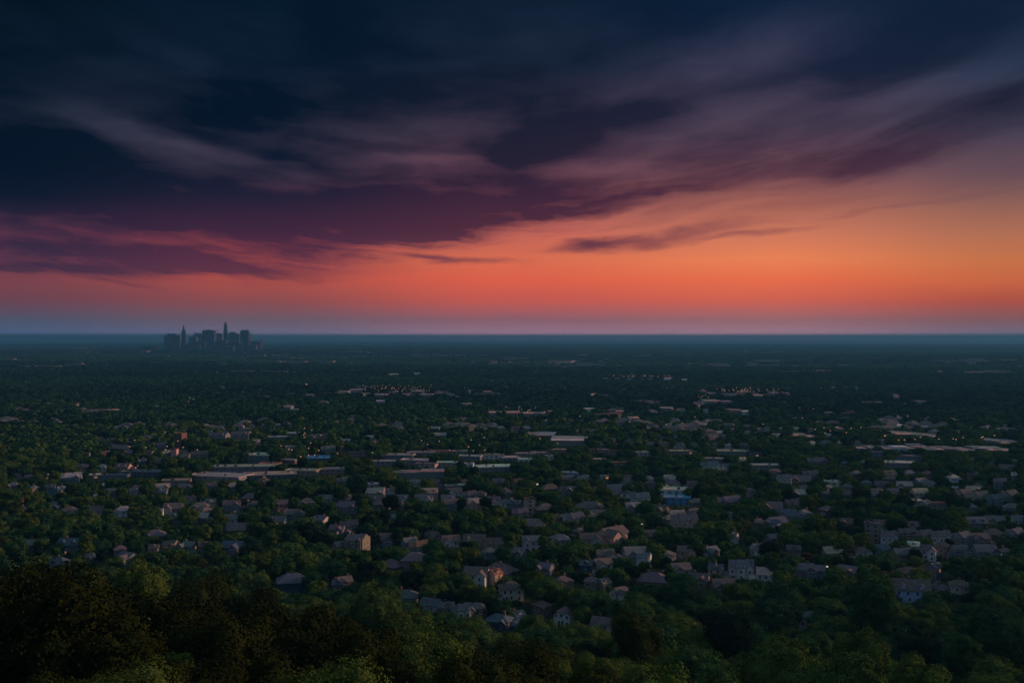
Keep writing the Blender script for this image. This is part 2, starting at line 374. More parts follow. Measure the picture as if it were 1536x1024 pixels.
# ------------------------------------------------------------------ tree prototypes
def crown_mesh(seed, nleaf, leaf, rx, rz, lobes, base, drop=0.0, core=True):
    """leaf clumps spread over many overlapping lobes; origin at the tree's foot. base = height of the crown's underside"""
    r = np.random.RandomState(seed)
    cz = base + rz
    C = [(0, 0, cz, rx * .62)]
    for i in range(lobes):
        a = r.uniform(0, 2 * math.pi); zz = r.uniform(-.62, .86); q = math.sqrt(max(0.04, 1 - zz * zz)) * r.uniform(.5, .92)
        C.append((math.cos(a) * q * rx * .80, math.sin(a) * q * rx * .80, cz + zz * rz * .80, rx * r.uniform(.26, .44)))
    C = np.array(C)
    w = C[:, 3] ** 2; w /= w.sum()
    idx = r.choice(len(C), nleaf, p=w)
    d = r.normal(size=(nleaf, 3)); d /= np.linalg.norm(d, axis=1)[:, None]
    rad = C[idx, 3] * (1 + r.normal(size=nleaf) * .06) * np.where(r.rand(nleaf) < .14, r.uniform(.4, 1.0, nleaf), 1)
    rad *= 1 + .16 * np.sin(d[:, 0] * 5 + idx) * np.sin(d[:, 1] * 6 + idx * 2) + .12 * np.sin(d[:, 2] * 9 + idx)
    P = C[idx, :3] + d * rad[:, None]
    # drop leaves buried inside other lobes
    keep = np.ones(nleaf, bool)
    for j in range(len(C)):
        inside = np.linalg.norm(P - C[j, :3], axis=1) < C[j, 3] * .78
        keep &= ~(inside & (r.rand(nleaf) < .85))
    P = P[keep]; d = d[keep]; n = len(P)
    nor = d + r.normal(size=(n, 3)) * .28; nor /= np.linalg.norm(nor, axis=1)[:, None]
    t = np.cross(nor, r.normal(size=(n, 3))); t /= np.linalg.norm(t, axis=1)[:, None]; b = np.cross(nor, t)
    s = leaf * r.uniform(.6, 1.3, n)[:, None]; s2 = s * r.uniform(.5, 1.0, n)[:, None]
    V = np.stack([P - t * s, P - b * s2 + nor * s * .25, P + t * s, P + b * s2 - nor * s * .2], axis=1).reshape(-1, 3)
    Fq = np.arange(4 * n).reshape(-1, 4)
    verts = V.tolist(); faces = Fq.tolist()
    if core:   # unseen opaque core added to block light through the crown
        k = len(verts); m = 8
        for (x, y, z, rr_) in C:
            q = rr_ * .70; b0 = len(verts)
            ring = []
            for lat in (-.75, -.1, .6):
                for i in range(m):
                    a = 2 * math.pi * i / m + lat; cc = math.sqrt(1 - lat * lat) * q * r.uniform(.85, 1.1)
                    verts.append((x + math.cos(a) * cc, y + math.sin(a) * cc, z + lat * q))
            verts.append((x, y, z - q)); verts.append((x, y, z + q))
            for L_ in range(2):
                for i in range(m):
                    a0 = b0 + L_ * m + i; a1 = b0 + L_ * m + (i + 1) % m
                    faces.append([a0, a1, a1 + m, a0 + m])
            for i in range(m):
                faces.append([b0 + (i + 1) % m, b0 + i, b0 + 3 * m]); faces.append([b0 + 2 * m + i, b0 + 2 * m + (i + 1) % m, b0 + 3 * m + 1])
    me = bpy.data.meshes.new('crown'); me.from_pydata(verts, [], faces); me.materials.append(M['leaf']); me.update()
    return me
def trunk_mesh(seed, h, base, rx, limbs=7):
    r = random.Random(seed); b = MB(); p = Vector((0, 0, -1.5)); rad = h * .022
    lean = Vector((r.uniform(-.5, .5), r.uniform(-.5, .5), 0)); k = 5
    pts = [p + Vector((lean.x * (i / k) ** 2 * 1.5, lean.y * (i / k) ** 2 * 1.5, (h * .82 + 1.5) * i / k)) for i in range(k + 1)]
    for i in range(k): b.tube(pts[i], pts[i + 1], rad * (1.15 - i * .2), rad * (1.15 - (i + 1) * .2), 7)
    for i in range(limbs):
        z0 = base * .9 + (h * .55 - base * .9) * i / limbs; a = i * 2.4 + r.uniform(-.4, .4)
        s = Vector((lean.x * .5, lean.y * .5, z0)); q = rx * r.uniform(.55, .8)
        m1 = s + Vector((math.cos(a) * q * .5, math.sin(a) * q * .5, h * .10)); e = s + Vector((math.cos(a + .3) * q, math.sin(a + .3) * q, h * .26))
        b.tube(s, m1, rad * .5, rad * .32, 5); b.tube(m1, e, rad * .32, rad * .1, 5)
    me = bpy.data.meshes.new('trunk'); me.from_pydata(b.v, [], b.f); me.materials.append(M['bark']); me.update(); return me
# unit: tree 15 m tall, crown about 11-13 m wide
NEAR = []
shape_names = ['round', 'tall', 'spreading', 'lumpy', 'uneven', 'domed', 'narrow']
shp = [(6.0, 5.2, 15, 3.6), (4.9, 6.2, 16, 2.8), (7.0, 4.5, 18, 4.6), (6.2, 5.0, 22, 3.6), (5.6, 5.4, 11, 3.4), (6.4, 4.8, 26, 4.2), (4.2, 6.2, 15, 2.4)]
for i, (rx, rz_, lb, bs) in enumerate(shp):
    NEAR.append((crown_mesh(100 + i, 42000, .115, rx, rz_, lb, bs), trunk_mesh(200 + i, 15, bs, rx)))
MID = [crown_mesh(300 + i, 3600, .40, rx, rz_, lb, bs) for i, (rx, rz_, lb, bs) in enumerate(shp)]
LOW = [crown_mesh(400 + i, 260, 1.35, rx, rz_, max(7, lb // 2), bs) for i, (rx, rz_, lb, bs) in enumerate(shp[:4])]
def clump_mesh(seed):
    r = np.random.RandomState(seed); V = []; Fs = []
    for k in range(26):
        x, y = r.uniform(-36, 36, 2); s = r.uniform(4, 8.0); hz_ = r.uniform(9, 17); m = 7; b0 = len(V)
        for (lat, q) in ((-.5, .9), (.1, 1.0), (.62, .74), (.9, .34)):
            for i in range(m):
                a = 2 * math.pi * i / m + r.uniform(-.2, .2)
                V.append((x + math.cos(a) * s * q * r.uniform(.8, 1.2), y + math.sin(a) * s * q * r.uniform(.8, 1.2), hz_ + lat * s * .75 + r.uniform(-.4, .4) - s * .3))
        for L_ in range(3):
            for i in range(m):
                a0 = b0 + L_ * m + i; a1 = b0 + L_ * m + (i + 1) % m; Fs.append((a0, a1, a1 + m, a0 + m))
        Fs.append(tuple(b0 + 3 * m + i for i in range(m)))
        for i in range(m):
            a0 = b0 + i; a1 = b0 + (i + 1) % m
            V.append((V[a0][0], V[a0][1], -6)); 
        for i in range(m):
            Fs.append((b0 + 4 * m + i, b0 + 4 * m + (i + 1) % m, b0 + (i + 1) % m, b0 + i))
    me = bpy.data.meshes.new('treetops'); me.from_pydata(V, [], Fs); me.materials.append(M['leaf']); me.update(); return me
CLUMP = [clump_mesh(500 + i) for i in range(5)]

# ------------------------------------------------------------------ houses
WALLS = {'white': (.80, .82, .84), 'cream': (.66, .60, .52), 'grey': (.34, .35, .38), 'blue-grey': (.27, .34, .42), 'tan': (.42, .34, .28),
         'brick': (.30, .17, .14), 'pink': (.74, .50, .42), 'brown': (.24, .19, .16), 'bright blue': (.12, .40, .80), 'dark blue': (.06, .12, .20), 'pale blue': (.42, .66, .95), 'red': (.40, .10, .07)}  # pink stands for walls warmed by the sun, light put into the colour
ROOFS = {'brown': (.155, .115, .115), 'grey': (.17, .17, .19), 'slate': (.09, .12, .16), 'mauve': (.20, .145, .155), 'dark': (.06, .065, .075), 'rust': (.36, .15, .10), 'blue': (.10, .34, .58), 'pale': (.60, .55, .51), 'white': (.80, .76, .72), 'tan': (.50, .40, .33)}
def window_mesh():
    b = MB()   # unit: 1 x 1 in XZ, facing -Y
    b.box(-.5, .5, -.05, .06, -.5, .5, 1)
    b.box(-.42, .42, -.065, -.052, -.43, -.02, 0); b.box(-.42, .42, -.065, -.052, .02, .43, 0)
    b.box(-.56, .56, -.12, .05, -.58, -.502, 1)
    me = bpy.data.meshes.new('window'); me.from_pydata(b.v, [], b.f); me.materials.append(M['glass']); me.materials.append(M['trim'])
    me.polygons.foreach_set('material_index', b.m); me.update()
    lit = me.copy(); lit.materials.clear(); lit.materials.append(M['glow_window']); lit.materials.append(M['trim'])
    return me, lit
WIN, WIN_GLINT = window_mesh()
def door_mesh():
    b = MB(); b.box(-.5, .5, -.06, .06, 0, 1, 0); b.box(-.6, .6, -.10, -.062, 1.0, 1.06, 1)
    me = bpy.data.meshes.new('door'); me.from_pydata(b.v, [], b.f); me.materials.append(M['door']); me.materials.append(M['trim'])
    me.polygons.foreach_set('material_index', b.m); me.update(); return me
DOOR = door_mesh()
def gable_walls(b, x0, x1, y0, y1, z0, h, rise, axis):
    if axis == 'x':
        ym = (y0 + y1) / 2
        b.add([(x0,y0,z0),(x0,y1,z0),(x0,y1,h),(x0,ym,h+rise),(x0,y0,h),(x1,y0,z0),(x1,y1,z0),(x1,y1,h),(x1,ym,h+rise),(x1,y0,h)],
              [(0,4,3,2,1),(5,6,7,8,9),(0,5,9,4),(1,2,7,6),(4,9,8,3),(3,8,7,2),(0,1,6,5)])
    else:
        xm = (x0 + x1) / 2
        b.add([(x0,y0,z0),(x1,y0,z0),(x1,y0,h),(xm,y0,h+rise),(x0,y0,h),(x0,y1,z0),(x1,y1,z0),(x1,y1,h),(xm,y1,h+rise),(x0,y1,h)],
              [(0,1,2,3,4),(5,9,8,7,6),(0,4,9,5),(1,6,7,2),(4,3,8,9),(3,2,7,8),(0,5,6,1)])
def gable_roof(b, x0, x1, y0, y1, h, rise, axis, o=.45, t=.24):
    def slab(p):  # p: 4 pts
        n = (Vector(p[1]) - Vector(p[0])).cross(Vector(p[3]) - Vector(p[0])).normalized()
        if n.z < 0: n = -n
        q = [Vector(v) + n * .03 for v in p]; r = [Vector(v) + n * t for v in p]
        b.add(q + r, [(0,1,2,3),(4,7,6,5),(0,4,5,1),(1,5,6,2),(2,6,7,3),(3,7,4,0)])
    if axis == 'x':
        ym = (y0 + y1) / 2; k = rise / ((y1 - y0) / 2) * o
        slab([(x0-o,y0-o,h-k),(x1+o,y0-o,h-k),(x1+o,ym,h+rise),(x0-o,ym,h+rise)]); slab([(x1+o,y1+o,h-k),(x0-o,y1+o,h-k),(x0-o,ym,h+rise),(x1+o,ym,h+rise)])
    else:
        xm = (x0 + x1) / 2; k = rise / ((x1 - x0) / 2) * o
        slab([(x0-o,y1+o,h-k),(x0-o,y0-o,h-k),(xm,y0-o,h+rise),(xm,y1+o,h+rise)]); slab([(x1+o,y0-o,h-k),(x1+o,y1+o,h-k),(xm,y1+o,h+rise),(xm,y0-o,h+rise)])
def hip_roof(b, x0, x1, y0, y1, h, rise, o=.5):
    x0 -= o; x1 += o; y0 -= o; y1 += o; w = x1 - x0; d = y1 - y0
    if w >= d: a, c = (x0 + d * .46, (y0+y1)/2), (x1 - d * .46, (y0+y1)/2)
    else: a, c = ((x0+x1)/2, y0 + w * .46), ((x0+x1)/2, y1 - w * .46)
    V = [(x0,y0,h-.12),(x1,y0,h-.12),(x1,y1,h-.12),(x0,y1,h-.12),(x0,y0,h+.1),(x1,y0,h+.1),(x1,y1,h+.1),(x0,y1,h+.1),(a[0],a[1],h+rise),(c[0],c[1],h+rise)]
    if w >= d: top = [(4,5,9,8),(5,6,9),(6,7,8,9),(7,4,8)]
    else: top = [(4,5,8),(5,6,9,8),(6,7,9),(7,4,8,9)]
    b.add(V, [(0,3,2,1),(0,1,5,4),(1,2,6,5),(2,3,7,6),(3,0,4,7)] + top)
HOUSES = []
def put_windows(root, x0, x1, y, zc, n, w=1.1, h=1.5, rot=0, lit=0.0, cx=None):
    """row of windows on a wall; rot 0 faces -Y (wall at y), rot 90 faces +X (x0..x1 run along y, y is the wall's x)"""
    for i in range(n):
        u = x0 + (x1 - x0) * (i + .5) / n
        loc = (u, y, zc) if rot == 0 else (y, u, zc)
        lit_ = rnd.random() < lit
        link_copy(WIN_GLINT if lit_ else WIN, 'window', root, loc, R(rot), (w, 1, h))
def house(px, py, wpx, form='hip', wall='grey', roof='brown', rot=None, storeys=2, scale_d=.78, det=None, name=None, xy=None, extra=None, emph=None):
    x, y = xy if xy else at(px, py)
    dist = math.hypot(x, y); az = math.atan2(x, y)
    wpx = wpx * (.94 if form not in ('metal', 'flat') else 1)
    W = max(5.0, wpx * y / F)
    if rot is None: rot = rnd.uniform(-38, 38)
    a = R(rot)
    # fit the apparent width of the turned body
    D = scale_d * W
    k = W / (W * abs(math.cos(a)) + min(D, 12) * abs(math.sin(a)))
    w = W * k; d = min(max(6.5, D * k), 14.0)
    if form in ('row', 'long'): d = min(d, 11.5)
    if form == 'flat': d = min(max(9, W * scale_d), 30)
    if form == 'metal': d = min(max(14, W * scale_d), 70)
    h = storeys * 2.9 + .3
    zb = gz(x, y)
    if form == 'hip' and wpx >= 20 and not emph and rnd.random() < .45: form = 'ell'
    dt = det if det is not None else (2 if wpx >= 22 else (1 if wpx >= 13 else 0))
    nm = name or {'hip': 'house', 'gable': 'house', 'row': 'townhouse_row', 'long': 'bungalow', 'flat': 'flat_roofed_building', 'metal': 'warehouse', 'ell': 'house', 'tower': 'brick_building'}[form]
    root = thing(nm, (x, y, zb), a - az * .0)
    wb = MB(); rb = MB(); tb = MB()
    hw, hd = w / 2, d / 2; rise = min(4.2, min(w, d) * .33)
    wcol = [v * (.80 if wall not in ('pale blue', 'pink', 'bright blue', 'white', 'cream') else (.95 if wall != 'pale blue' else 1.0)) for v in WALLS[wall]]; rcol = [min(.85, v * (.98 if form not in ('flat', 'metal') else 1.25)) for v in ROOFS[roof]]
    if form == 'metal': rcol = [min(.88, v * (1.35 if wpx < 50 else 1.1)) for v in rcol]
    rmat = M['roof']; chim = []
    if form == 'hip':
        wb.box(-hw, hw, -hd, hd, -1.5, h); hip_roof(rb, -hw, hw, -hd, hd, h, rise)
        ww = w * .42; sx = -hw + ww / 2 + .3 if rnd.random() < .5 else hw - ww / 2 - .3
        gable_walls(wb, sx - ww/2, sx + ww/2, -hd - 1.8, -hd + 1.2, -1.5, h - .5, ww * .36, 'y')
        gable_roof(rb, sx - ww/2, sx + ww/2, -hd - 1.8, -hd + ww * .36 + 1.5, h - .5, ww * .36, 'y', .35)
        fr = [(-hw, sx - ww/2, -hd), (sx - ww/2, sx + ww/2, -hd - 1.8), (sx + ww/2, hw, -hd)]
    elif form in ('gable', 'ell'):
        gable_walls(wb, -hw, hw, -hd, hd, -1.5, h, rise, 'x'); gable_roof(rb, -hw, hw, -hd, hd, h, rise, 'x')
        if form == 'ell':
            s = rnd.choice((-1, 1)); ww = w * .46; sx = s * (hw - ww / 2 - .02)
            gable_walls(wb, sx - ww/2, sx + ww/2, -hd - 3.2, 0, -1.5, h + .02, ww * .42, 'y'); gable_roof(rb, sx - ww/2, sx + ww/2, -hd - 3.2, -.5, h + .02, ww * .42, 'y', .4)
            fr = [(-hw, sx - ww/2, -hd), (sx - ww/2, sx + ww/2, -hd - 3.2), (sx + ww/2, hw, -hd)]
        else:
            fr = [(-hw, hw, -hd)]
            if dt >= 1:
                for q in ([-.25, .25] if w > 12 else [0]):
                    dz = h + rise * .25; g = 1.1
                    gable_walls(wb, q*w - g, q*w + g, -hd + .6, -hd * .3, h - .5, dz + .9, .8, 'y'); gable_roof(rb, q*w - g, q*w + g, -hd + .6, -.2, dz + .9, .8, 'y', .25, .14)
    elif form == 'long':
        h = 3.3 if storeys < 2 else h
        wb.box(-hw, hw, -hd, hd, -1.5, h); hip_roof(rb, -hw, hw, -hd, hd, h, min(4.5, d * .36), .7); fr = [(-hw, hw, -hd)]
    elif form == 'row':
        n = max(3, int(w / 7)); u = w / n; fr = []
        for i in range(n):
            xa = -hw + i * u; off = (i % 2) * 1.0 + rnd.uniform(0, .35); hh = h + (i % 3) * .45 + .013 * i
            gable_walls(wb, xa + .002 * i, xa + u - .05, -hd - off, hd - .02 * i, -1.5, hh, rise * .95, 'x')
            gable_roof(rb, xa + .002 * i, xa + u - .05, -hd - off, hd - .02 * i, hh, rise * .95, 'x', .12)
            if i % 2 == 0:
                g = u * .30
                gable_walls(wb, xa + u/2 - g, xa + u/2 + g, -hd - off - .9, -hd + 1.5, -1.4, hh - .1, g * .95, 'y'); gable_roof(rb, xa + u/2 - g, xa + u/2 + g, -hd - off - .9, -hd + 2.4, hh - .1, g * .95, 'y', .25, .16)
                fr.append((xa + u/2 - g, xa + u/2 + g, -hd - off - .9))
            else: fr.append((xa, xa + u, -hd - off))
            wb.box(xa + u - .34, xa + u + .0, -hd - off + .2, hd - .3, h, hh + rise * .35)
    elif form in ('flat', 'tower'):
        wb.box(-hw, hw, -hd, hd, -1.5, h); p = .45
        rb.box(-hw - .15, hw + .15, -hd - .15, hd + .15, h + .004, h + .30)
        for (xa, xb, ya, yb) in ((-hw-.15, hw+.15, -hd-.15, -hd+.15), (-hw-.15, hw+.15, hd-.15, hd+.15), (-hw-.15, -hw+.15, -hd+.151, hd-.151), (hw-.15, hw+.15, -hd+.151, hd-.151)):
            rb.box(xa, xb, ya, yb, h + .301, h + .75)
        fr = [(-hw, hw, -hd)]; rmat = M['membrane']
        for i in range(max(1, int(w / 14))):
            cx = rnd.uniform(-hw + 2, hw - 2); cy = rnd.uniform(-hd * .5, hd * .5); s = rnd.uniform(.7, 1.5)
            chim.append((cx - s, cx + s, cy - s * .8, cy + s * .8, h + .31, h + 1.3 + rnd.random() * .8))
    elif form == 'metal':
        n = max(1, int(w / 26)); u = w / n
        for i in range(n):
            xa = -hw + i * u; hh = h + rnd.uniform(-.9, .9); o = rnd.uniform(0, 3.0); g = rnd.uniform(.3, .8)
            wb.box(xa + .01 * i, xa + u - .02, -hd - o, hd - .03 * i, -1.5, hh)
            b0 = [(xa - .3, -hd - o - .4), (xa + u * .98, hd + .4 - .03 * i)]
            # low-pitched curved sheet roof
            seg = 6; V = []; 
            for j in range(seg + 1):
                f = j / seg; yy = b0[0][1] + (b0[1][1] - b0[0][1]) * f; zz = hh + .05 + g * math.sin(math.pi * f) - .034 * (2*hd) * f
                V += [(b0[0][0], yy, zz), (b0[1][0], yy, zz), (b0[0][0], yy, zz + .18), (b0[1][0], yy, zz + .18)]
            Fq = []
            for j in range(seg):
                q = j * 4; Fq += [(q, q+4, q+5, q+1), (q+2, q+3, q+7, q+6), (q, q+2, q+6, q+4), (q+1, q+5, q+7, q+3)]
            Fq += [(0, 1, 3, 2), (seg*4, seg*4+2, seg*4+3, seg*4+1)]
            rb.add(V, Fq)
        fr = [(-hw, hw, -hd)]; rmat = M['metalroof'] if roof != 'white' or wpx < 50 else M['membrane']
    if form in ('hip', 'ell', 'gable') and dt >= 1 and w > 7:      # lower garage wing at one end
        s = 1 if rnd.random() < .5 else -1; gw = w * rnd.uniform(.28, .45); ga = s * (hw + .01); gb = s * (hw + gw)
        xa, xb = min(ga, gb), max(ga, gb); g0 = -hd * rnd.uniform(.3, 1.1); g1 = g0 + d * .62; gh = 3.0 + rnd.uniform(-.3, 1.4)
        if rnd.random() < .5:
            gable_walls(wb, xa, xb, g0, g1, -1.5, gh, d * .2, 'x'); gable_roof(rb, xa + .3, xb, g0, g1, gh, d * .2, 'x', .3)
        else:
            wb.box(xa, xb, g0, g1, -1.5, gh); hip_roof(rb, xa, xb, g0, g1, gh, d * .2, .35)
    wo = wb.build('wall', M['wall'], root); wo['paint'] = [v * rnd.uniform(.88, 1.1) for v in wcol] 
    ro = rb.build('roof', rmat, root); ro['shade'] = [v * rnd.uniform(.85, 1.15) for v in rcol]
    if chim:
        for c in chim[:4]:
            b = MB(); b.box(*c); b.build('roof_vent', M['steel'], ro)
    elif form in ('hip', 'gable', 'ell', 'long', 'row') and dt >= 1 and rnd.random() < .55:
        b = MB(); cx = rnd.uniform(-.35, .35) * w; b.box(cx - .45, cx + .45, -.2, .7, h - 1, h + rise + .9); b.box(cx - .55, cx + .55, -.3, .8, h + rise + .902, h + rise + 1.1)
        b.build('chimney', [M['chimney']], ro)
    lit = .03 if wpx < 30 else .015
    if dt >= 1 and form != 'metal':
        for s in range(min(storeys, 4)):
            zc = 1.7 + s * 2.9
            if form == 'long' and s > 0: continue
            for (xa, xb, yy) in fr:
                L_ = xb - xa
                if L_ < 1.6: continue
                big = form in ('flat', 'tower')
                n = max(1, int(L_ / (4.6 if big else (3.0 if dt == 2 else 4.6)))); n = min(n, 9 if big else 4)
                if s == 0 and (xa, xb, yy) == fr[0] and not big:
                    link_copy(DOOR, 'door', root, (xa + .9 if L_ > 2 else (xa + xb) / 2, yy, .0), 0, (1.0, 1, 2.1))
                    xa += 1.3
                    if xb - xa < 1.4: continue
                put_windows(root, xa, xb, yy - .01, zc, n, 2.6 if big else 1.15, 1.5, 0, lit)
            if dt == 2 and rot < -6:   # right-hand end wall shows
                put_windows(root, -hd * .8, hd * .8, hw + .01, zc, 2, 1.1, 1.4, 90, lit)
            if dt == 2 and rot > 6:
                for i in range(2): link_copy(WIN, 'window', root, (-hw - .01, hd * (-.4 + .8 * i), zc), R(-90), (1.1, 1, 1.4))
    if form in ('ell', 'row') and dt == 2:
        for (xa, xb, yy) in fr[:3]:
            b = MB(); b.box(xa + .12, xb - .12, yy - .09, yy - .004, h - .75, h - .5); b.build('fascia', M['trim'], root)
    H = dict(root=root, px=px, py=py, wpx=wpx, x=x, y=y, dist=dist, w=W, h=h + (.6 if form in ('flat', 'metal', 'tower') else rise), d=d, form=form, wall=wall, roof=roof, name=nm, storeys=storeys, emph=emph, r=max(w, d) / 2)
    HOUSES.append(H)
    return H

# ------------------------------------------------------------------ the buildings of the plain, read off the photograph row by row
Hs = house
# --- landmarks: (label, phrase used by neighbours)
LM = []
def lm(H, label, phrase, cat=None, nm=None):
    H['emph'] = label; H['cat'] = cat; LM.append((H['px'], H['py'], phrase)); H['lm'] = phrase
    if nm: H['root'].name = nm
    return H
lm(Hs(1367, 899, 62, 'gable', 'pale blue', 'brown', rot=-16, storeys=2), 'pale blue two-storey house with brown roof standing bright among dark trees', 'the pale blue house')
lm(Hs(918, 814, 54, 'ell', 'pink', 'brown', rot=42, storeys=2), 'large pink sunlit house with dark garage opening and brown gables', 'the large pink sunlit house')
lm(Hs(1016, 756, 44, 'flat', 'bright blue', 'blue', rot=-12, storeys=2, scale_d=.7), 'bright blue flat-roofed building beside a white flat roof', 'the bright blue building')
lm(Hs(1010, 744, 44, 'flat', 'white', 'pale', rot=-10, storeys=2), 'white flat-roofed building just beyond the bright blue building', 'the white flat roof')
lm(Hs(478, 690, 50, 'flat', 'dark blue', 'blue', rot=6, storeys=1), 'low building with a bright blue roof amid pinkish flat roofs', 'the blue roof')
lm(Hs(855, 668, 56, 'metal', 'grey', 'white', rot=-3, storeys=3, scale_d=1.3), 'hangar-like hall with the brightest curved pale roof on the plain', 'the brightest curved roof')
lm(Hs(270, 672, 20, 'tower', 'brick', 'rust', rot=-20, storeys=6), 'tall brick block rising over the trees', 'the tall brick block', nm='brick_block')
lm(Hs(632, 716, 84, 'metal', 'grey', 'tan', rot=3, storeys=2, scale_d=.45), 'long low hall with wavy tan roof in front of the pale blocks', 'the long wavy tan roof')
lm(Hs(628, 834, 34, 'row', 'blue-grey', 'rust', rot=10, storeys=2), 'row house with orange roof, the lit terrace put into its colour', 'the orange-roofed house')  # rust roof colour stands for the light on the terrace
lm(Hs(742, 876, 22, 'gable', 'pink', 'rust', rot=46, storeys=2), 'small orange-pink brick house beside a long brown roof', 'the small orange-pink house')
lm(Hs(1112, 866, 46, 'row', 'white', 'grey', rot=-14, storeys=2), 'white twin-gabled townhouses with dark roofs', 'the white twin-gabled townhouses')
lm(Hs(794, 772, 18, 'tower', 'pink', 'rust', rot=10, storeys=4), 'slim red and white banded house taller than its neighbours', 'the slim red and white house', nm='house')
lm(Hs(193, 850, 34, 'ell', 'grey', 'mauve', rot=-34, storeys=2), 'grey house with steep front gable and white barge boards', 'the steep white-edged gable')
lm(Hs(85, 862, 48, 'long', 'dark blue', 'slate', rot=-6, storeys=2), 'long dark blue house behind the tall hillside trees', 'the long dark blue house')
lm(Hs(438, 888, 52, 'long', 'dark blue', 'slate', rot=14, storeys=2), 'low dark blue-grey house with broad hipped roof', 'the broad blue-grey hipped roof')
lm(Hs(1308, 812, 28, 'tower', 'tan', 'grey', rot=-22, storeys=4), 'tall tan end block of the long terrace', 'the tall tan end block', nm='house')
lm(Hs(765, 898, 42, 'hip', 'white', 'brown', rot=18, storeys=2), 'house with white curved front wall under brown hipped roof', 'the white-fronted brown house')
lm(Hs(904, 954, 38, 'hip', 'white', 'mauve', rot=-20, storeys=2), 'white house with mauve hipped roof nearest the hillside trees', 'the nearest white house')
lm(Hs(139, 751, 15, 'gable', 'cream', 'white', rot=12, storeys=1), 'small house with bright cream roof alone in trees', 'the small cream roof')
lm(Hs(362, 708, 100, 'flat', 'grey', 'tan', rot=6, storeys=2, scale_d=.3), 'long low block with pink-tan roof', 'the long pink-tan roof')
lm(Hs(388, 694, 46, 'flat', 'blue-grey', 'pale', rot=-8, storeys=3), 'blue-grey office block with pale roof', 'the blue-grey office block')
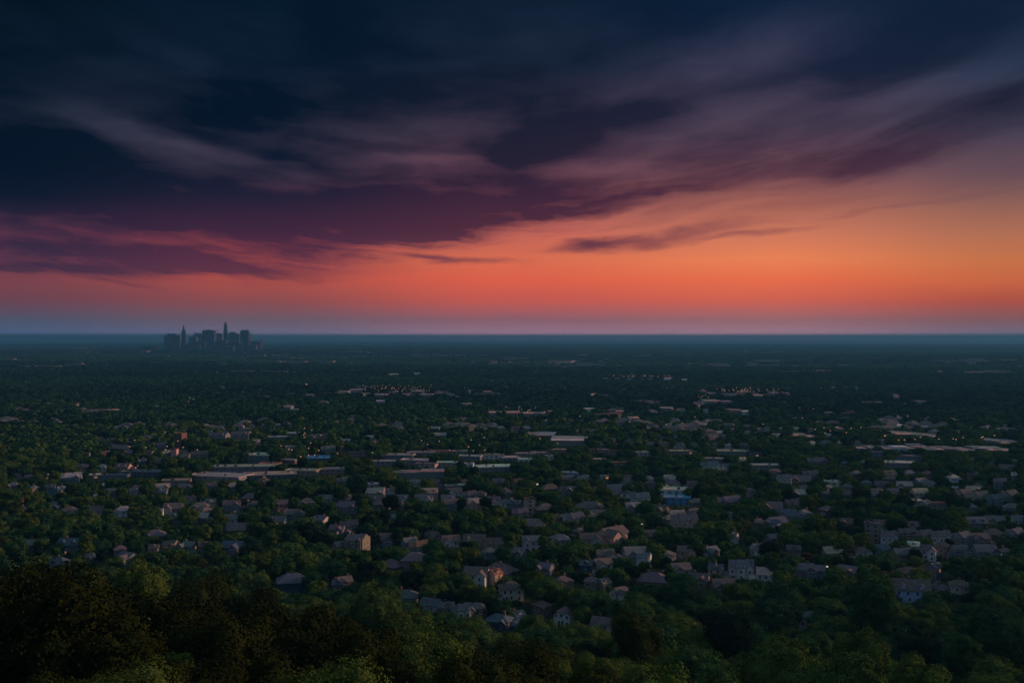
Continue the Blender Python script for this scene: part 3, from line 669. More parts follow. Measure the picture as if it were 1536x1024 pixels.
# --- nearest rows
rows = [
(107,830,36,'gable','blue-grey','slate'),(138,850,28,'hip','grey','grey'),(180,838,22,'hip','grey','mauve'),(232,816,38,'hip','brown','mauve'),(231,836,16,'gable','cream','brown'),
(256,832,26,'row','tan','brown'),(284,832,24,'ell','grey','grey'),(306,832,20,'gable','tan','brown'),(350,834,36,'ell','grey','slate'),(362,800,46,'long','tan','mauve'),(345,790,26,'hip','white','grey'),(305,776,28,'hip','tan','mauve'),
(487,880,26,'ell','grey','grey'),(516,888,28,'hip','grey','mauve'),(508,892,18,'gable','grey','slate'),(482,792,32,'ell','white','grey'),(437,782,28,'hip','grey','mauve'),(454,784,22,'gable','grey','slate'),
(523,802,34,'row','grey','brown'),(506,806,24,'hip','blue-grey','mauve'),(510,832,24,'gable','tan','mauve'),(536,832,40,'row','tan','mauve'),(574,822,34,'hip','blue-grey','brown'),(614,826,28,'hip','blue-grey','grey'),
(650,816,28,'ell','grey','brown'),(676,824,32,'hip','white','mauve'),(712,824,36,'hip','white','brown'),(735,842,24,'hip','blue-grey','grey'),(588,856,44,'long','brown','brown'),(622,854,40,'long','tan','mauve'),
(715,876,42,'hip','white','brown'),(750,864,56,'long','tan','brown'),(780,842,24,'hip','blue-grey','grey'),(610,912,44,'hip','grey','slate'),(648,924,40,'hip','white','slate'),(672,928,20,'gable','tan','grey'),
(692,934,32,'row','white','slate'),(716,930,30,'hip','dark blue','slate'),(748,950,44,'hip','dark blue','slate'),(776,942,22,'gable','white','grey'),(818,866,28,'ell','grey','grey'),(843,888,38,'hip','tan','brown'),
(888,888,26,'hip','tan','mauve'),(905,890,22,'gable','grey','grey'),(813,926,28,'hip','brown','brown'),(851,936,32,'hip','white','mauve'),(903,860,32,'ell','white','mauve'),(880,862,22,'gable','dark blue','slate'),
(798,800,46,'long','grey','mauve'),(860,790,36,'row','white','grey'),(885,772,48,'hip','tan','brown'),(930,905,30,'hip','white','brown'),(966,852,26,'row','white','grey'),(980,878,54,'long','tan','mauve'),(1000,846,30,'hip','blue-grey','grey'),
(870,810,26,'hip','brown','brown'),(1028,840,26,'hip','pink','mauve'),(1020,868,34,'hip','grey','mauve'),(1048,884,38,'hip','tan','brown'),(1084,894,38,'hip','brown','brown'),(1074,868,26,'gable','pink','slate'),(1066,840,28,'hip','grey','grey'),
(1100,816,16,'gable','white','grey'),(1158,820,22,'hip','grey','grey'),(1190,838,24,'gable','tan','brown'),(1137,796,28,'hip','brown','mauve'),(1164,796,38,'ell','white','slate'),(1026,800,44,'row','pink','mauve'),
(1206,868,32,'hip','grey','grey'),(1228,870,24,'hip','blue-grey','mauve'),(1205,944,30,'hip','white','grey'),(1272,872,38,'hip','brown','mauve'),(1412,892,30,'long','tan','brown'),(1440,894,34,'hip','cream','brown'),
(1334,818,32,'row','white','mauve'),(1360,820,28,'row','brown','brown'),(1384,816,30,'row','grey','mauve'),(1410,818,34,'row','white','mauve'),(1440,820,34,'row','grey','grey'),(1468,820,28,'hip','grey','mauve'),(1490,814,34,'hip','brown','brown'),
(1520,814,32,'row','grey','grey'),(1370,832,20,'gable','cream','white'),(1393,838,30,'hip','white','brown'),(1414,834,28,'hip','pink','brown'),(1323,838,34,'hip','blue-grey','slate'),(1352,844,32,'hip','tan','slate'),(1281,822,20,'hip','tan','brown'),
(1438,838,24,'hip','grey','slate'),(1476,840,34,'hip','blue-grey','grey'),(1402,866,22,'gable','grey','grey'),(1508,842,26,'hip','grey','mauve'),(45,830,26,'hip','grey','grey'),
# middle rows
(27,724,16,'gable','tan','brown'),(46,726,18,'row','grey','mauve'),(72,724,14,'gable','pink','pale'),(105,726,42,'row','blue-grey','pale'),(140,722,22,'flat','grey','white'),(172,722,42,'flat','blue-grey','slate'),(216,716,60,'flat','dark blue','grey'),
(20,738,20,'hip','grey','grey'),(50,742,16,'hip','tan','grey'),(76,741,16,'gable','blue-grey','slate'),(92,744,14,'gable','cream','pale'),(158,738,16,'long','grey','pale'),(82,770,28,'hip','dark blue','slate'),(36,776,20,'hip','grey','grey'),(240,778,10,'gable','white','pale'),
(180,676,52,'long','brown','mauve'),(105,686,13,'gable','pink','pale'),(157,688,18,'gable','red','mauve'),(130,688,26,'flat','grey','grey'),(242,676,30,'row','grey','brown'),(262,690,10,'tower','pink','rust'),(276,694,20,'row','tan','brown'),
(302,690,34,'row','tan','brown'),(328,664,36,'row','grey','mauve'),(362,662,34,'row','grey','mauve'),(222,668,18,'row','grey','mauve'),(416,662,34,'flat','blue-grey','pale'),(440,656,26,'flat','grey','pale'),(480,662,34,'row','tan','brown'),
(436,686,16,'tower','cream','pale'),(432,698,34,'flat','brick','tan'),(405,704,30,'flat','tan','rust'),(395,732,28,'hip','brick','brown'),(376,752,28,'long','tan','mauve'),(446,752,18,'hip','grey','mauve'),(492,682,26,'row','blue-grey','grey'),(500,712,44,'flat','tan','tan'),
(330,722,90,'flat','grey','tan'),(265,730,44,'flat','tan','tan'),(405,720,80,'flat','dark blue','tan'),(455,714,50,'flat','tan','tan'),(512,680,18,'gable','pink','rust'),(536,686,32,'flat','tan','brown'),
(575,700,40,'flat','grey','tan'),(598,690,48,'flat','blue-grey','tan'),(632,686,44,'flat','tan','tan'),(625,698,46,'flat','grey','pale'),(640,704,34,'flat','pink','mauve'),(672,702,34,'flat','grey','white'),(704,704,18,'flat','white','white'),(744,708,62,'flat','grey','white'),
(660,684,40,'flat','tan','rust'),(690,684,24,'flat','tan','tan'),(706,692,36,'flat','grey','pale'),(738,690,36,'flat','white','tan'),(765,694,30,'flat','grey','pale'),(786,688,34,'flat','tan','tan'),(806,686,30,'flat','grey','tan'),(824,692,16,'flat','white','pale'),(838,682,32,'flat','tan','tan'),(790,697,26,'flat','white','pale'),
(516,732,28,'row','grey','brown'),(560,736,32,'flat','cream','white'),(564,750,32,'row','grey','tan'),(572,768,20,'hip','grey','mauve'),(524,772,42,'row','grey','mauve'),(605,770,18,'hip','pink','brown'),(590,782,22,'long','white','grey'),(682,738,32,'flat','tan','pale'),(698,732,12,'gable','white','rust'),
(704,754,26,'row','grey','mauve'),(722,750,20,'hip','pink','mauve'),(741,760,22,'hip','white','brown'),(758,764,18,'hip','white','mauve'),(758,746,18,'hip','brown','mauve'),
(885,682,16,'flat','tan','rust'),(904,682,18,'flat','tan','tan'),(920,684,18,'flat','tan','rust'),(898,697,22,'flat','tan','tan'),(930,702,34,'flat','tan','rust'),(965,686,34,'flat','white','tan'),(1006,684,20,'flat','tan','tan'),(854,718,34,'flat','pale blue','pale'),
(775,734,22,'row','pink','rust'),(825,738,34,'long','tan','brown'),(847,744,18,'gable','cream','brown'),(862,746,28,'hip','brown','mauve'),(922,744,28,'row','white','grey'),(944,750,28,'flat','white','slate'),(958,758,34,'row','white','grey'),(762,750,22,'hip','tan','brown'),
(772,766,26,'gable','blue-grey','slate'),(818,775,34,'long','brown','mauve'),(836,788,20,'gable','tan','brown'),(780,782,28,'row','grey','mauve'),(990,776,34,'hip','brown','brown'),(1003,790,26,'hip','grey','mauve'),(895,744,14,'hip','tan','mauve'),
(1024,684,40,'flat','tan','tan'),(1098,684,50,'flat','grey','tan'),(1070,696,34,'flat','brown','tan'),(1113,698,18,'gable','cream','tan'),(1135,688,24,'flat','blue-grey','slate'),(1064,712,28,'row','white','slate'),(1090,710,26,'hip','white','slate'),(1150,706,46,'flat','grey','pale'),
(1160,718,24,'hip','tan','brown'),(1226,706,34,'row','brown','mauve'),(1176,732,22,'row','white','grey'),(1200,730,36,'hip','brown','mauve'),(1250,732,30,'flat','white','pale'),(1124,746,20,'hip','pink','mauve'),(1090,764,48,'row','brown','mauve'),(1044,764,28,'hip','tan','mauve'),
(1040,780,24,'hip','grey','mauve'),(1158,772,36,'ell','tan','mauve'),(1190,768,34,'row','tan','brown'),(1178,784,34,'hip','blue-grey','slate'),(1205,782,30,'hip','grey','grey'),(1240,776,30,'hip','brown','mauve'),(1215,722,28,'row','brown','brown'),
(1284,720,24,'hip','brown','mauve'),(1345,702,56,'flat','grey','pale'),(1365,692,46,'flat','blue-grey','grey'),(1315,686,32,'flat','blue-grey','slate'),(1380,732,24,'hip','blue-grey','grey'),(1396,736,20,'hip','white','grey'),(1430,726,20,'hip','white','pale'),(1518,722,14,'gable','white','pale'),
(1433,742,16,'flat','tan','white'),(1442,752,30,'row','brown','mauve'),(1466,756,34,'row','pink','mauve'),(1490,760,28,'row','blue-grey','slate'),(1512,754,32,'row','grey','brown'),(1372,762,22,'flat','cream','cream' if 0 else 'white'),(1388,766,16,'gable','cream','tan'),(1410,766,32,'flat','tan','rust'),
(1455,772,22,'long','grey','grey'),(1300,734,20,'hip','blue-grey','grey'),(1340,728,24,'hip','grey','grey'),(1500,738,24,'row','grey','mauve'),(1270,740,22,'hip','grey','brown'),
]
for (px, py, w, f, wc, rc) in rows:
    rot = rnd.uniform(-15, 15) if f in ('flat', 'metal') else None
    if f == 'row': rot = rnd.uniform(-24, 18)
    st_ = 3 if (f == 'row' and rnd.random() < .2) else 2
    if f == 'tower': st_ = 4
    if f == 'long': st_ = rnd.choice((1, 2))
    H = Hs(px, py, w, f, wc, rc, rot=rot, storeys=st_, scale_d=.5 if (f in ('flat',) and w > 30) else .8)
# --- sheet-metal halls that catch the glow
lit = [(1288,678,16),(1306,676,20),(1330,677,26),(1352,678,24),(1374,675,26),(1396,679,26),(1420,677,24),(1442,679,26),(1464,677,22),(1488,678,34),(1508,681,20),
 (1352,655,32),(1378,656,30),(1398,658,24),(1482,666,22),(1506,667,40),(1165,658,12),(1196,656,26),(1216,659,20),(1243,657,14),(820,656,36),(800,656,18),(1038,655,12),(1028,646,14),(1050,640,24),(1122,642,16),(1440,652,20),
 (1340,643,30),(1390,643,30),(742,628,20),(768,627,24),(790,629,18),(808,625,22),(826,626,10),(600,644,14),(650,646,20),(660,656,26),(556,660,20),(280,615,14),(234,616,12),(430,618,18),(445,620,14),(175,646,14),(192,645,16),(220,645,8),
 (460,587,7),(515,593,18),(535,591,20),(548,595,16),(572,606,18),(570,598,22),(592,592,18),(612,595,16),(628,591,22),(640,598,18),(660,592,16),(676,595,12),(705,592,12),(716,594,8),(732,593,14),(700,613,16),
 (705,549,10),(725,550,16),(742,549,14),(760,547,10),(768,549,8),(802,547,10),(818,545,8),(834,549,10),(848,546,12),(908,570,16),(926,570,14),(944,571,14),(962,570,12),(976,571,10),(1000,571,20),(1028,572,16),
 (1056,591,14),(1068,594,16),(1090,596,20),(1114,594,18),(1136,597,20),(1160,595,14),(1180,596,8),(1048,609,16),(1066,608,24),(1088,607,18),(1060,620,10),(1100,624,18),(1122,626,20),(1290,604,7),(1345,600,20),(1000,620,20),
 (108,531,5),(126,531,8),(138,532,8),(152,528,4),(208,529,10),(219,529,10),(231,530,9),(366,531,6),(250,530,8),(885,622,16),(900,638,12),(930,625,14),(950,636,16),(1240,625,12),(1380,610,14),(1060,512,0),(590,564,20),(625,564,12),(900,545,14),(1300,536,12),(1285,586,10),(1390,515,0),(1200,622,12)]
for (px, py, w) in lit:
    if not w: continue
    far = py < 560
    H = Hs(px, py + (1 if not far else 0), w, 'metal', rnd.choice(['grey', 'tan', 'white', 'grey']), rnd.choice(['white', 'pale', 'white', 'white']), rot=rnd.uniform(-5, 5), storeys=rnd.choice((3, 4)) if py < 640 else 2, scale_d=1.9 if py > 600 else 1.7, det=0)
    H['lit'] = True
print('explicit', len(HOUSES))
# --- further houses in the clusters between the trees, until 300 homes stand singly
nh = sum(1 for h in HOUSES if h['root'].name.split('.')[0] == 'house')
zones = [(0,520,640,665,3),(520,1000,635,672,5),(1000,1536,630,668,6),(0,420,650,700,7),(440,760,655,676,2),(860,1260,650,676,5),(1040,1536,690,770,14),(500,960,715,760,8),(200,520,735,800,3),(560,1100,765,850,8),(1200,1536,735,800,6),(0,200,700,780,7),(900,1250,840,880,3)]
ztot = sum(z[4] for z in zones)
placed = [(h['x'], h['y'], h['r']) for h in HOUSES]
tries = 0
DIST = []
while nh < 297 and tries < 4000:
    tries += 1
    k = rnd.uniform(0, ztot)
    for z in zones:
        k -= z[4]
        if k <= 0: break
    x0, y0 = at(rnd.uniform(z[0], z[1]), rnd.uniform(z[2], z[3]))
    # a short street of neighbours facing the same way
    ang = rnd.uniform(-.35, .35); facing = math.degrees(ang) + rnd.uniform(-8, 8); ww = rnd.choice(['grey', 'tan', 'white', 'brown']); rr_ = rnd.choice(['brown', 'mauve', 'grey', 'mauve'])
    for q in range(rnd.randint(3, 6)):
        x = x0 + q * 19 * math.cos(ang) + rnd.uniform(-1.5, 1.5); y = y0 + q * 19 * math.sin(ang) + rnd.uniform(-3, 3); r_ = 8
        if any((x - a) ** 2 + (y - b) ** 2 < (r_ + c + 1.5) ** 2 for a, b, c in placed): continue
        px, py, _ = proj(x, y, gz(x, y))
        if not -5 < px < 1540 or nh >= 297: continue
        if any(abs(px - h['px']) < (h['wpx'] + 12) * .5 and 0 < py - h['py'] < 9 for h in HOUSES): continue
        wpx = rnd.uniform(11, 15.5) * F / y
        f = rnd.choice(['hip', 'hip', 'gable', 'ell'])
        H = Hs(px, py, wpx, f, rnd.choice([ww, ww, 'grey', 'blue-grey', 'cream', 'pink', 'white']), rnd.choice([rr_, rr_, 'tan', 'brown']), xy=(x, y), rot=facing + rnd.uniform(-6, 6))
        placed.append((H['x'], H['y'], H['r'])); nh += 1
print('houses', nh, 'all', len(HOUSES))

# --- the many more roofs further out: one sheet of stuff
def far_houses():
    b = MB(); r = random.Random(5); n = 0
    mats = [M_f['wall0'], M_f['wall1'], M_f['roof0'], M_f['roof1'], M_f['roof2'], M_f['roof3']]
    bands = [(-300,1836,560,640,420),(-300,1836,525,560,260),(-200,1736,640,700,110)]
    cl = [(r.uniform(-200, 1736), r.choice([523,530,536,541,545,549,553,562,575,588,598,612,625,640,650])) for _ in range(215)]
    for (cx, cy) in cl:
        for _ in range(r.randint(3, 13)):
            px = cx + r.gauss(0, 34); py = cy + r.gauss(0, (cy - 500) * .022)
            if py < 512: continue
            x, y = at(px, py); z = gz(x, y)
            big = r.random() < (0 if cy > 636 else .25 if cy > 565 else .7)
            w, d = (r.uniform(24, 60) * (1 if cy > 565 else 1.8), r.uniform(16, 40)) if big else (r.uniform(11, 20), r.uniform(9, 13))
            sc_ = 1 + max(0, (y - 3000) / 9000); w *= sc_; d *= sc_; h = r.uniform(7, 10) if not big else r.uniform(7, 12) * min(1.5, sc_)
            a = r.uniform(-.5, .5); ca, sa = math.cos(a), math.sin(a)
            def T(p): return (x + p[0] * ca - p[1] * sa, y + p[0] * sa + p[1] * ca, z + p[2])
            hw, hd = w / 2, d / 2
            base = [(-hw,-hd,-2),(hw,-hd,-2),(hw,hd,-2),(-hw,hd,-2),(-hw,-hd,h),(hw,-hd,h),(hw,hd,h),(-hw,hd,h)]
            b.add([T(p) for p in base], [(0,1,5,4),(1,2,6,5),(2,3,7,6),(3,0,4,7)], r.choice((0, 1)))
            rs = .6 if big else 3.2; k = (w - d) * .4 + .5
            top = [(-hw-.4,-hd-.4,h),(hw+.4,-hd-.4,h),(hw+.4,hd+.4,h),(-hw-.4,hd+.4,h),(-max(.5,k),0,h+rs),(max(.5,k),0,h+rs)]
            if big:
                t_ = d * .035
                slab = [(-hw-.4,-hd-.4,h+t_),(hw+.4,-hd-.4,h+t_),(hw+.4,hd+.4,h-t_),(-hw-.4,hd+.4,h-t_),(-hw-.4,-hd-.4,h+t_+.8),(hw+.4,-hd-.4,h+t_+.8),(hw+.4,hd+.4,h-t_+.8),(-hw-.4,hd+.4,h-t_+.8)]
                b.add([T(p) for p in slab], [(4,5,6,7),(0,1,5,4),(1,2,6,5),(2,3,7,6),(3,0,4,7)], r.choice((4, 5, 5)))
            else: b.add([T(p) for p in top], [(0,1,5,4),(1,2,5),(2,3,4,5),(3,0,4)], r.choice((4, 5, 5)) if big else r.choice((2, 2, 3)))
            FARXY.append((x, y, max(w, d) / 2 + 2)); n += 1
    o = b.build('distant_houses', mats); o['kind'] = 'stuff'; o['label'] = 'scattered small roofs of the suburbs far out on the plain'
    print('far houses', n)
M_f = {'wall0': m_simple('far_wall_grey', (.34, .33, .34), .8), 'wall1': m_simple('far_wall_tan', (.42, .34, .28), .8), 'roof0': m_simple('far_roof_brown', (.16, .12, .12), .7), 'roof1': m_simple('far_roof_mauve', (.22, .17, .18), .6),
       'roof2': m_simple('far_roof_pale', (.30, .26, .24), .42), 'roof3': m_simple('far_roof_metal', (.80, .76, .74), .22, 1)}
FARXY = []
far_houses()

# ------------------------------------------------------------------ roads between the near houses
def ribbon(name, pts, width, label):
    P = [Vector(at(*p)) for p in pts]; V = []; Fs = []
    Q = []
    for i in range(len(P) - 1):
        for k in range(10): Q.append(P[i].lerp(P[i + 1], k / 10))
    Q.append(P[-1])
    for i, q in enumerate(Q):
        t = (Q[min(i + 1, len(Q) - 1)] - Q[max(i - 1, 0)]).normalized(); n = Vector((-t.y, t.x))
        for s in (-1, 0, 1):
            c = q + n * s * width / 2; V.append((c.x, c.y, gz(c.x, c.y) + .12))
    for i in range(len(Q) - 1):
        for s in (0, 1): a = i * 3 + s; Fs.append((a, a + 1, a + 4, a + 3))
    o = mesh_obj(name, V, Fs, M['road']); o['kind'] = 'structure'; o['label'] = label
    for q in Q[::2]: ROADXY.append((q.x, q.y, width / 2 + 2.5))
ROADXY = []
ribbon('road', [(790, 938), (840, 956), (880, 972), (925, 990)], 15, 'grey street below the hillside trees')
ribbon('road', [(1340, 906), (1372, 912), (1402, 920)], 9, 'short street in front of the pale blue house')
ribbon('road', [(1395, 880), (1400, 860), (1404, 845)], 9, 'side street running away between trees')
ribbon('road', [(200, 734), (330, 730), (470, 722)], 12, 'street along the long flat roofs')

# ------------------------------------------------------------------ trees: positions
def wedge_grid(d0, d1, sp, azmax, jit=.42):
    n = int(d1 * math.tan(R(azmax)) / sp) + 2
    xs = (np.arange(-n, n + 1)) * sp; ys = np.arange(0, int(d1 / sp) + 1) * sp
    X, Y = np.meshgrid(xs, ys); X = X.ravel().astype(float); Y = Y.ravel().astype(float)
    X += nrs.uniform(-jit, jit, len(X)) * sp; Y += nrs.uniform(-jit, jit, len(Y)) * sp
    d = np.hypot(X, Y); az = np.degrees(np.arctan2(X, Y))
    k = (d > d0) & (d < d1) & (np.abs(az) < azmax)
    return X[k], Y[k]
hxy = np.array([(h['x'], h['y'], h['r']) for h in HOUSES])
fxy = np.array(FARXY); rxy = np.array(ROADXY)
def clear_of(X, Y, arr, pad):
    k = np.ones(len(X), bool)
    for (a, b, c) in arr:
        k &= (X - a) ** 2 + (Y - b) ** 2 > (c + pad) ** 2
    return k
gx, gy = wedge_grid(92, 470, 10.8, 37)
ax, ay = wedge_grid(470, 1500, 10.4, 34)
bx, by = wedge_grid(1500, 3600, 14.5, 33)
X = np.concatenate([gx, ax, bx]); Y = np.concatenate([gy, ay, by]); n = len(X)
zone = np.concatenate([np.zeros(len(gx)), np.ones(len(ax)), np.full(len(bx), 2)]).astype(int)
dist = np.hypot(X, Y)
height = nrs.uniform(9.5, 16.5, n); height[zone == 0] = nrs.uniform(11, 20, (zone == 0).sum()); height[zone == 2] = nrs.uniform(12, 19, (zone == 2).sum())
# the tall foreground trees of the hillside, read off the photograph (column, row of the top, distance)
FRONT = [(38,826,106,1.45),(112,862,110,1.3),(-30,850,120,1.3),(165,925,104,1.2),(236,874,150,1.5),(300,884,168,1.3),(345,908,128,1.35),(425,892,150,1.5),(490,890,190,1.1),(545,925,150,1.3),(640,925,172,1.3),(700,952,150,1.3),(790,948,165,1.4),
         (960,905,290,1.35),(1045,960,205,1.2),(1150,945,215,1.3),(1270,968,165,1.2),(870,1000,130,1.3),(1000,1000,140,1.2),(300,850,285,1.5),(210,840,300,1.3),(392,862,290,1.2),(1310,862,380,1.4),(1290,940,260,1.3),(1240,975,190,1.2),(1440,940,300,1.4),(1380,985,200,1.3),(1490,900,330,1.4),(1100,905,330,1.3),(560,872,360,1.3)]
fx = np.array([(q[0] - 768) / F * q[2] * .985 for q in FRONT]); fy = np.array([q[2] * .985 for q in FRONT])
gone = clear_of(X, Y, np.stack([fx, fy, np.array([5.5 * q[3] for q in FRONT])], axis=1), 1.5)
X, Y, zone, dist, height = [a[gone] for a in (X, Y, zone, dist, height)]
# nothing may stand taller right in front of them
for q in FRONT:
    m = (np.abs(768 + F * X / Y - q[0]) < 8 * q[3] * F / q[2] * .8) & (dist < q[2] * 1.04)
    height[m] = np.minimum(height[m], CAM_H - (q[1] + 75 - HZ) / F * Y[m] - gz_np(X[m], Y[m]))
X = np.concatenate([X, fx]); Y = np.concatenate([Y, fy]); zone = np.concatenate([zone, np.zeros(len(fx), int)]); dist = np.hypot(X, Y); n = len(X)
height = np.concatenate([height, [max(7, CAM_H - (q[1] - HZ) / F * b - gz(a, b)) for q, a, b in zip(FRONT, fx, fy)]])
# larger woodland patches
patch = np.sin(X / 57 + 1) * np.sin(Y / 83 + 2) + .6 * np.sin(X / 131 + Y / 97)
height[:n - len(FRONT)] *= (1 + .12 * np.clip(patch, -1, 1))[:n - len(FRONT)]
wide = nrs.uniform(.85, 1.2, n); wide[n - len(FRONT):] = [max(.75, 1.1 * q[3] / (h_ / 15) / 1.12) for q, h_ in zip(FRONT, height[n - len(FRONT):])]
keep = clear_of(X, Y, rxy, 2)
for arr, pad in ((hxy * np.array([1, 1, .9]), 1.2), (fxy, 3)):
    keep &= clear_of(X, Y, arr, pad)
Z = gz_np(X, Y)
# garden trees in front of a house stay low enough that its walls show
PX, PB, dep = proj(X, Y, Z)
for h in HOUSES:
    if h['wall'] == 'pink' and h['emph']:        # trees lowered towards the sun so its light reaches the wall
        u = (X - h['x']) * math.sin(R(SUN_AZ)) + (Y - h['y']) * math.cos(R(SUN_AZ)); v_ = (X - h['x']) * math.cos(R(SUN_AZ)) - (Y - h['y']) * math.sin(R(SUN_AZ))
        m = (u > -4) & (u < 75) & (np.abs(v_) < h['r'] + 3); height[m] = np.minimum(height[m], 3.4 + np.clip(u[m] * .12, 0, 8))
for h in HOUSES:
    zb = gz(h['x'], h['y']); hx, hb, hd_ = proj(h['x'], h['y'], zb)
    cr = 5.2 * F / dep * (height / 15) * wide
    m = (dist < h['dist'] + 1) & (dist > h['dist'] - 260) & (np.abs(PX - hx) < h['wpx'] * .42 + cr * .30)
    if not m.any(): continue
    frac = rnd.uniform(.03, .58) if h['wpx'] < 46 else rnd.uniform(.0, .3)
    ylim = hb - frac * (h['h'] * F / hd_)            # tops may reach this picture row
    if h.get('emph'): ylim = hb + .02 * h['h'] * F / hd_
    if h.get('lit'): ylim = hb - .5 * (h['h'] * F / hd_)
    # height so that the top projects to ylim
    i = np.where(m)[0]
    el_lim = (ylim - HZ) / F
    hmax = (CAM_H - Y[i] * el_lim) - Z[i]
    bad = hmax < height[i]
    height[i] = np.where(bad, hmax, height[i])
short = height < 5.0
keep &= height > 3.0
X, Y, Z, height, wide, zone, dist, short = [a[keep] for a in (X, Y, Z, height, wide, zone, dist, short)]
n = len(X)
tint = np.clip(nrs.normal(.33, .19, n) + .10 * np.sin(X / 70) * np.sin(Y / 90), 0, .8)
tint = np.where((zone == 0) & (dist < 300), np.clip(nrs.normal(np.interp(X, [-60, 5, 60], [.95, .76, .50]), .15), .1, 1), tint)
tint = np.where(nrs.rand(n) < .05, .6, tint); tint = np.where(zone == 2, np.clip(tint * .38 + .07 * np.sin(Y / 190 + np.sin(X / 420)), 0, 1), tint)
sz = height / 15; sxy = np.clip(sz, .35, 2.2) * wide
sxy = np.where(zone == 2, sxy * 1.25, sxy); sxy = np.where(zone == 0, sxy * 1.12, sxy); sxy = np.where(zone == 1, sxy * 1.12, sxy)
rot = nrs.uniform(0, 2 * math.pi, n)
# the picture's biggest 300 become single trees
PX, PT, dep = proj(X, Y, Z + height)
inview = (PX > -40) & (PX < 1576) & (PT < 1020)
score = np.where(inview, 6 * sxy * F / dep, 0)
# trees hidden by nearer crowns are left to the woodland
order = np.argsort(-score)
vis = []
cell = {}
near_first = np.argsort(dist[:6000]) if False else np.argsort(dist)
horizon_col = np.full(400, 1100.0)     # lowest picture row still free per 4 px column
for i in near_first:
    if not inview[i]: continue
    r_ = 5.6 * sxy[i] * F / dep[i]
    c0 = int(max(0, (PX[i] - r_ * .7) / 4)); c1 = int(min(399, (PX[i] + r_ * .7) / 4))
    if c1 <= c0: continue
    seg = horizon_col[c0:c1 + 1]
    free = (seg - (PT[i] + r_ * .25)) > 0
    if free.mean() > .45: vis.append(i)
    horizon_col[c0:c1 + 1] = np.minimum(seg, PT[i] + r_ * .45)
    if len(vis) > 420: break
vis = sorted(vis, key=lambda i: -score[i])[:298]
visset = set(vis)
print('trees', n, 'single', len(vis), 'farthest single', max(dist[i] for i in vis))

TREES = []
for i in vis:
    k = rnd.randrange(len(NEAR)); s = sz[i]
    t = thing('broadleaf_tree', (X[i], Y[i], Z[i]), rot[i])
    c = bpy.data.objects.new('crown', NEAR[k][0]); COL.objects.link(c); c.parent = t; c.scale = (sxy[i], sxy[i] * rnd.uniform(.9, 1.1), s); c['tint'] = float(tint[i])
    b = bpy.data.objects.new('trunk', NEAR[k][1]); COL.objects.link(b); b.parent = t; b.scale = (s, s, s)
    TREES.append(dict(root=t, x=X[i], y=Y[i], d=dist[i], px=PX[i], py=PT[i], k=k, tint=tint[i], h=height[i], w=sxy[i], ground=Z[i]))

# ------------------------------------------------------------------ the rest of the woodland: one object
rest = np.array([i for i in range(n) if i not in visset])
P_ = [X[rest], Y[rest], Z[rest]]; rt = rot[rest]; s1 = sxy[rest]; s3 = sz[rest]; tn = tint[rest]
lod = np.where(dist[rest] < 300, 0, np.where(dist[rest] < 1150, 1, 2))
nN, nM, nL, nC = len(NEAR), len(MID), len(LOW), len(CLUMP)
idx = np.where(lod == 0, nrs.randint(0, nN, len(rest)), np.where(lod == 1, nN + nrs.randint(0, nM, len(rest)), nN + nM + nrs.randint(0, nL, len(rest))))
cx, cy = wedge_grid(3500, 8000, 52, 33); ex, ey = wedge_grid(8000, 22000, 105, 33)
k = clear_of(cx, cy, hxy[hxy[:, 1] > 3000], 26) & clear_of(cx, cy, fxy[fxy[:, 1] > 3000], 26)
pn = np.sin(cx / 410 + 2) * np.sin(cy / 700 + 1) + .7 * np.sin(cx / 210 - cy / 520)
k &= nrs.rand(len(cx)) < np.where(pn > .9, .25, .93)
cx, cy = cx[k], cy[k]
sk = np.array([(90,531),(130,531),(220,529),(240,529),(366,531)])
k = clear_of(ex, ey, hxy[hxy[:, 1] > 6000], 50) & clear_of(ex, ey, fxy[fxy[:, 1] > 7500], 62)
pn = np.sin(ex / 900 + 2) * np.sin(ey / 1700 + 1) + .7 * np.sin(ex / 610 - ey / 1220)
k &= nrs.rand(len(ex)) < np.where(pn > .8, .2, .9)
ex, ey = ex[k], ey[k]
CX = np.concatenate([cx, ex]); CY = np.concatenate([cy, ey]); CS = np.concatenate([nrs.uniform(.8, 1.1, len(cx)), nrs.uniform(1.5, 2.1, len(ex))])
CH = np.concatenate([nrs.uniform(.75, 1.2, len(cx)), nrs.uniform(.9, 1.6, len(ex))])
CT = np.clip(nrs.normal(.05, .07, len(CX)) + .10 * np.sin(CY / 640 + np.sin(CX / 1500) * 1.6) + .05 * np.sin(CY / 230 + CX / 900), 0, .8)
allP = np.stack([np.concatenate([P_[0], CX]), np.concatenate([P_[1], CY]), np.concatenate([P_[2], gz_np(CX, CY)])], axis=1)
all_idx = np.concatenate([idx, nN + nM + nL + nrs.randint(0, nC, len(CX))]).astype(np.int32)
all_rot = np.concatenate([rt, nrs.uniform(0, 6.28, len(CX))]); all_t = np.concatenate([tn, CT])
all_s = np.stack([np.concatenate([s1, CS]), np.concatenate([s1, CS]), np.concatenate([s3, CH])], axis=1)
me = bpy.data.meshes.new('woodland'); me.vertices.add(len(allP)); me.vertices.foreach_set('co', allP.astype(np.float32).ravel())
a = me.attributes.new('pick', 'INT', 'POINT'); a.data.foreach_set('value', all_idx)
a = me.attributes.new('turn', 'FLOAT', 'POINT'); a.data.foreach_set('value', all_rot.astype(np.float32))
a = me.attributes.new('tint', 'FLOAT', 'POINT'); a.data.foreach_set('value', all_t.astype(np.float32))
a = me.attributes.new('size', 'FLOAT_VECTOR', 'POINT'); a.data.foreach_set('vector', all_s.astype(np.float32).ravel())
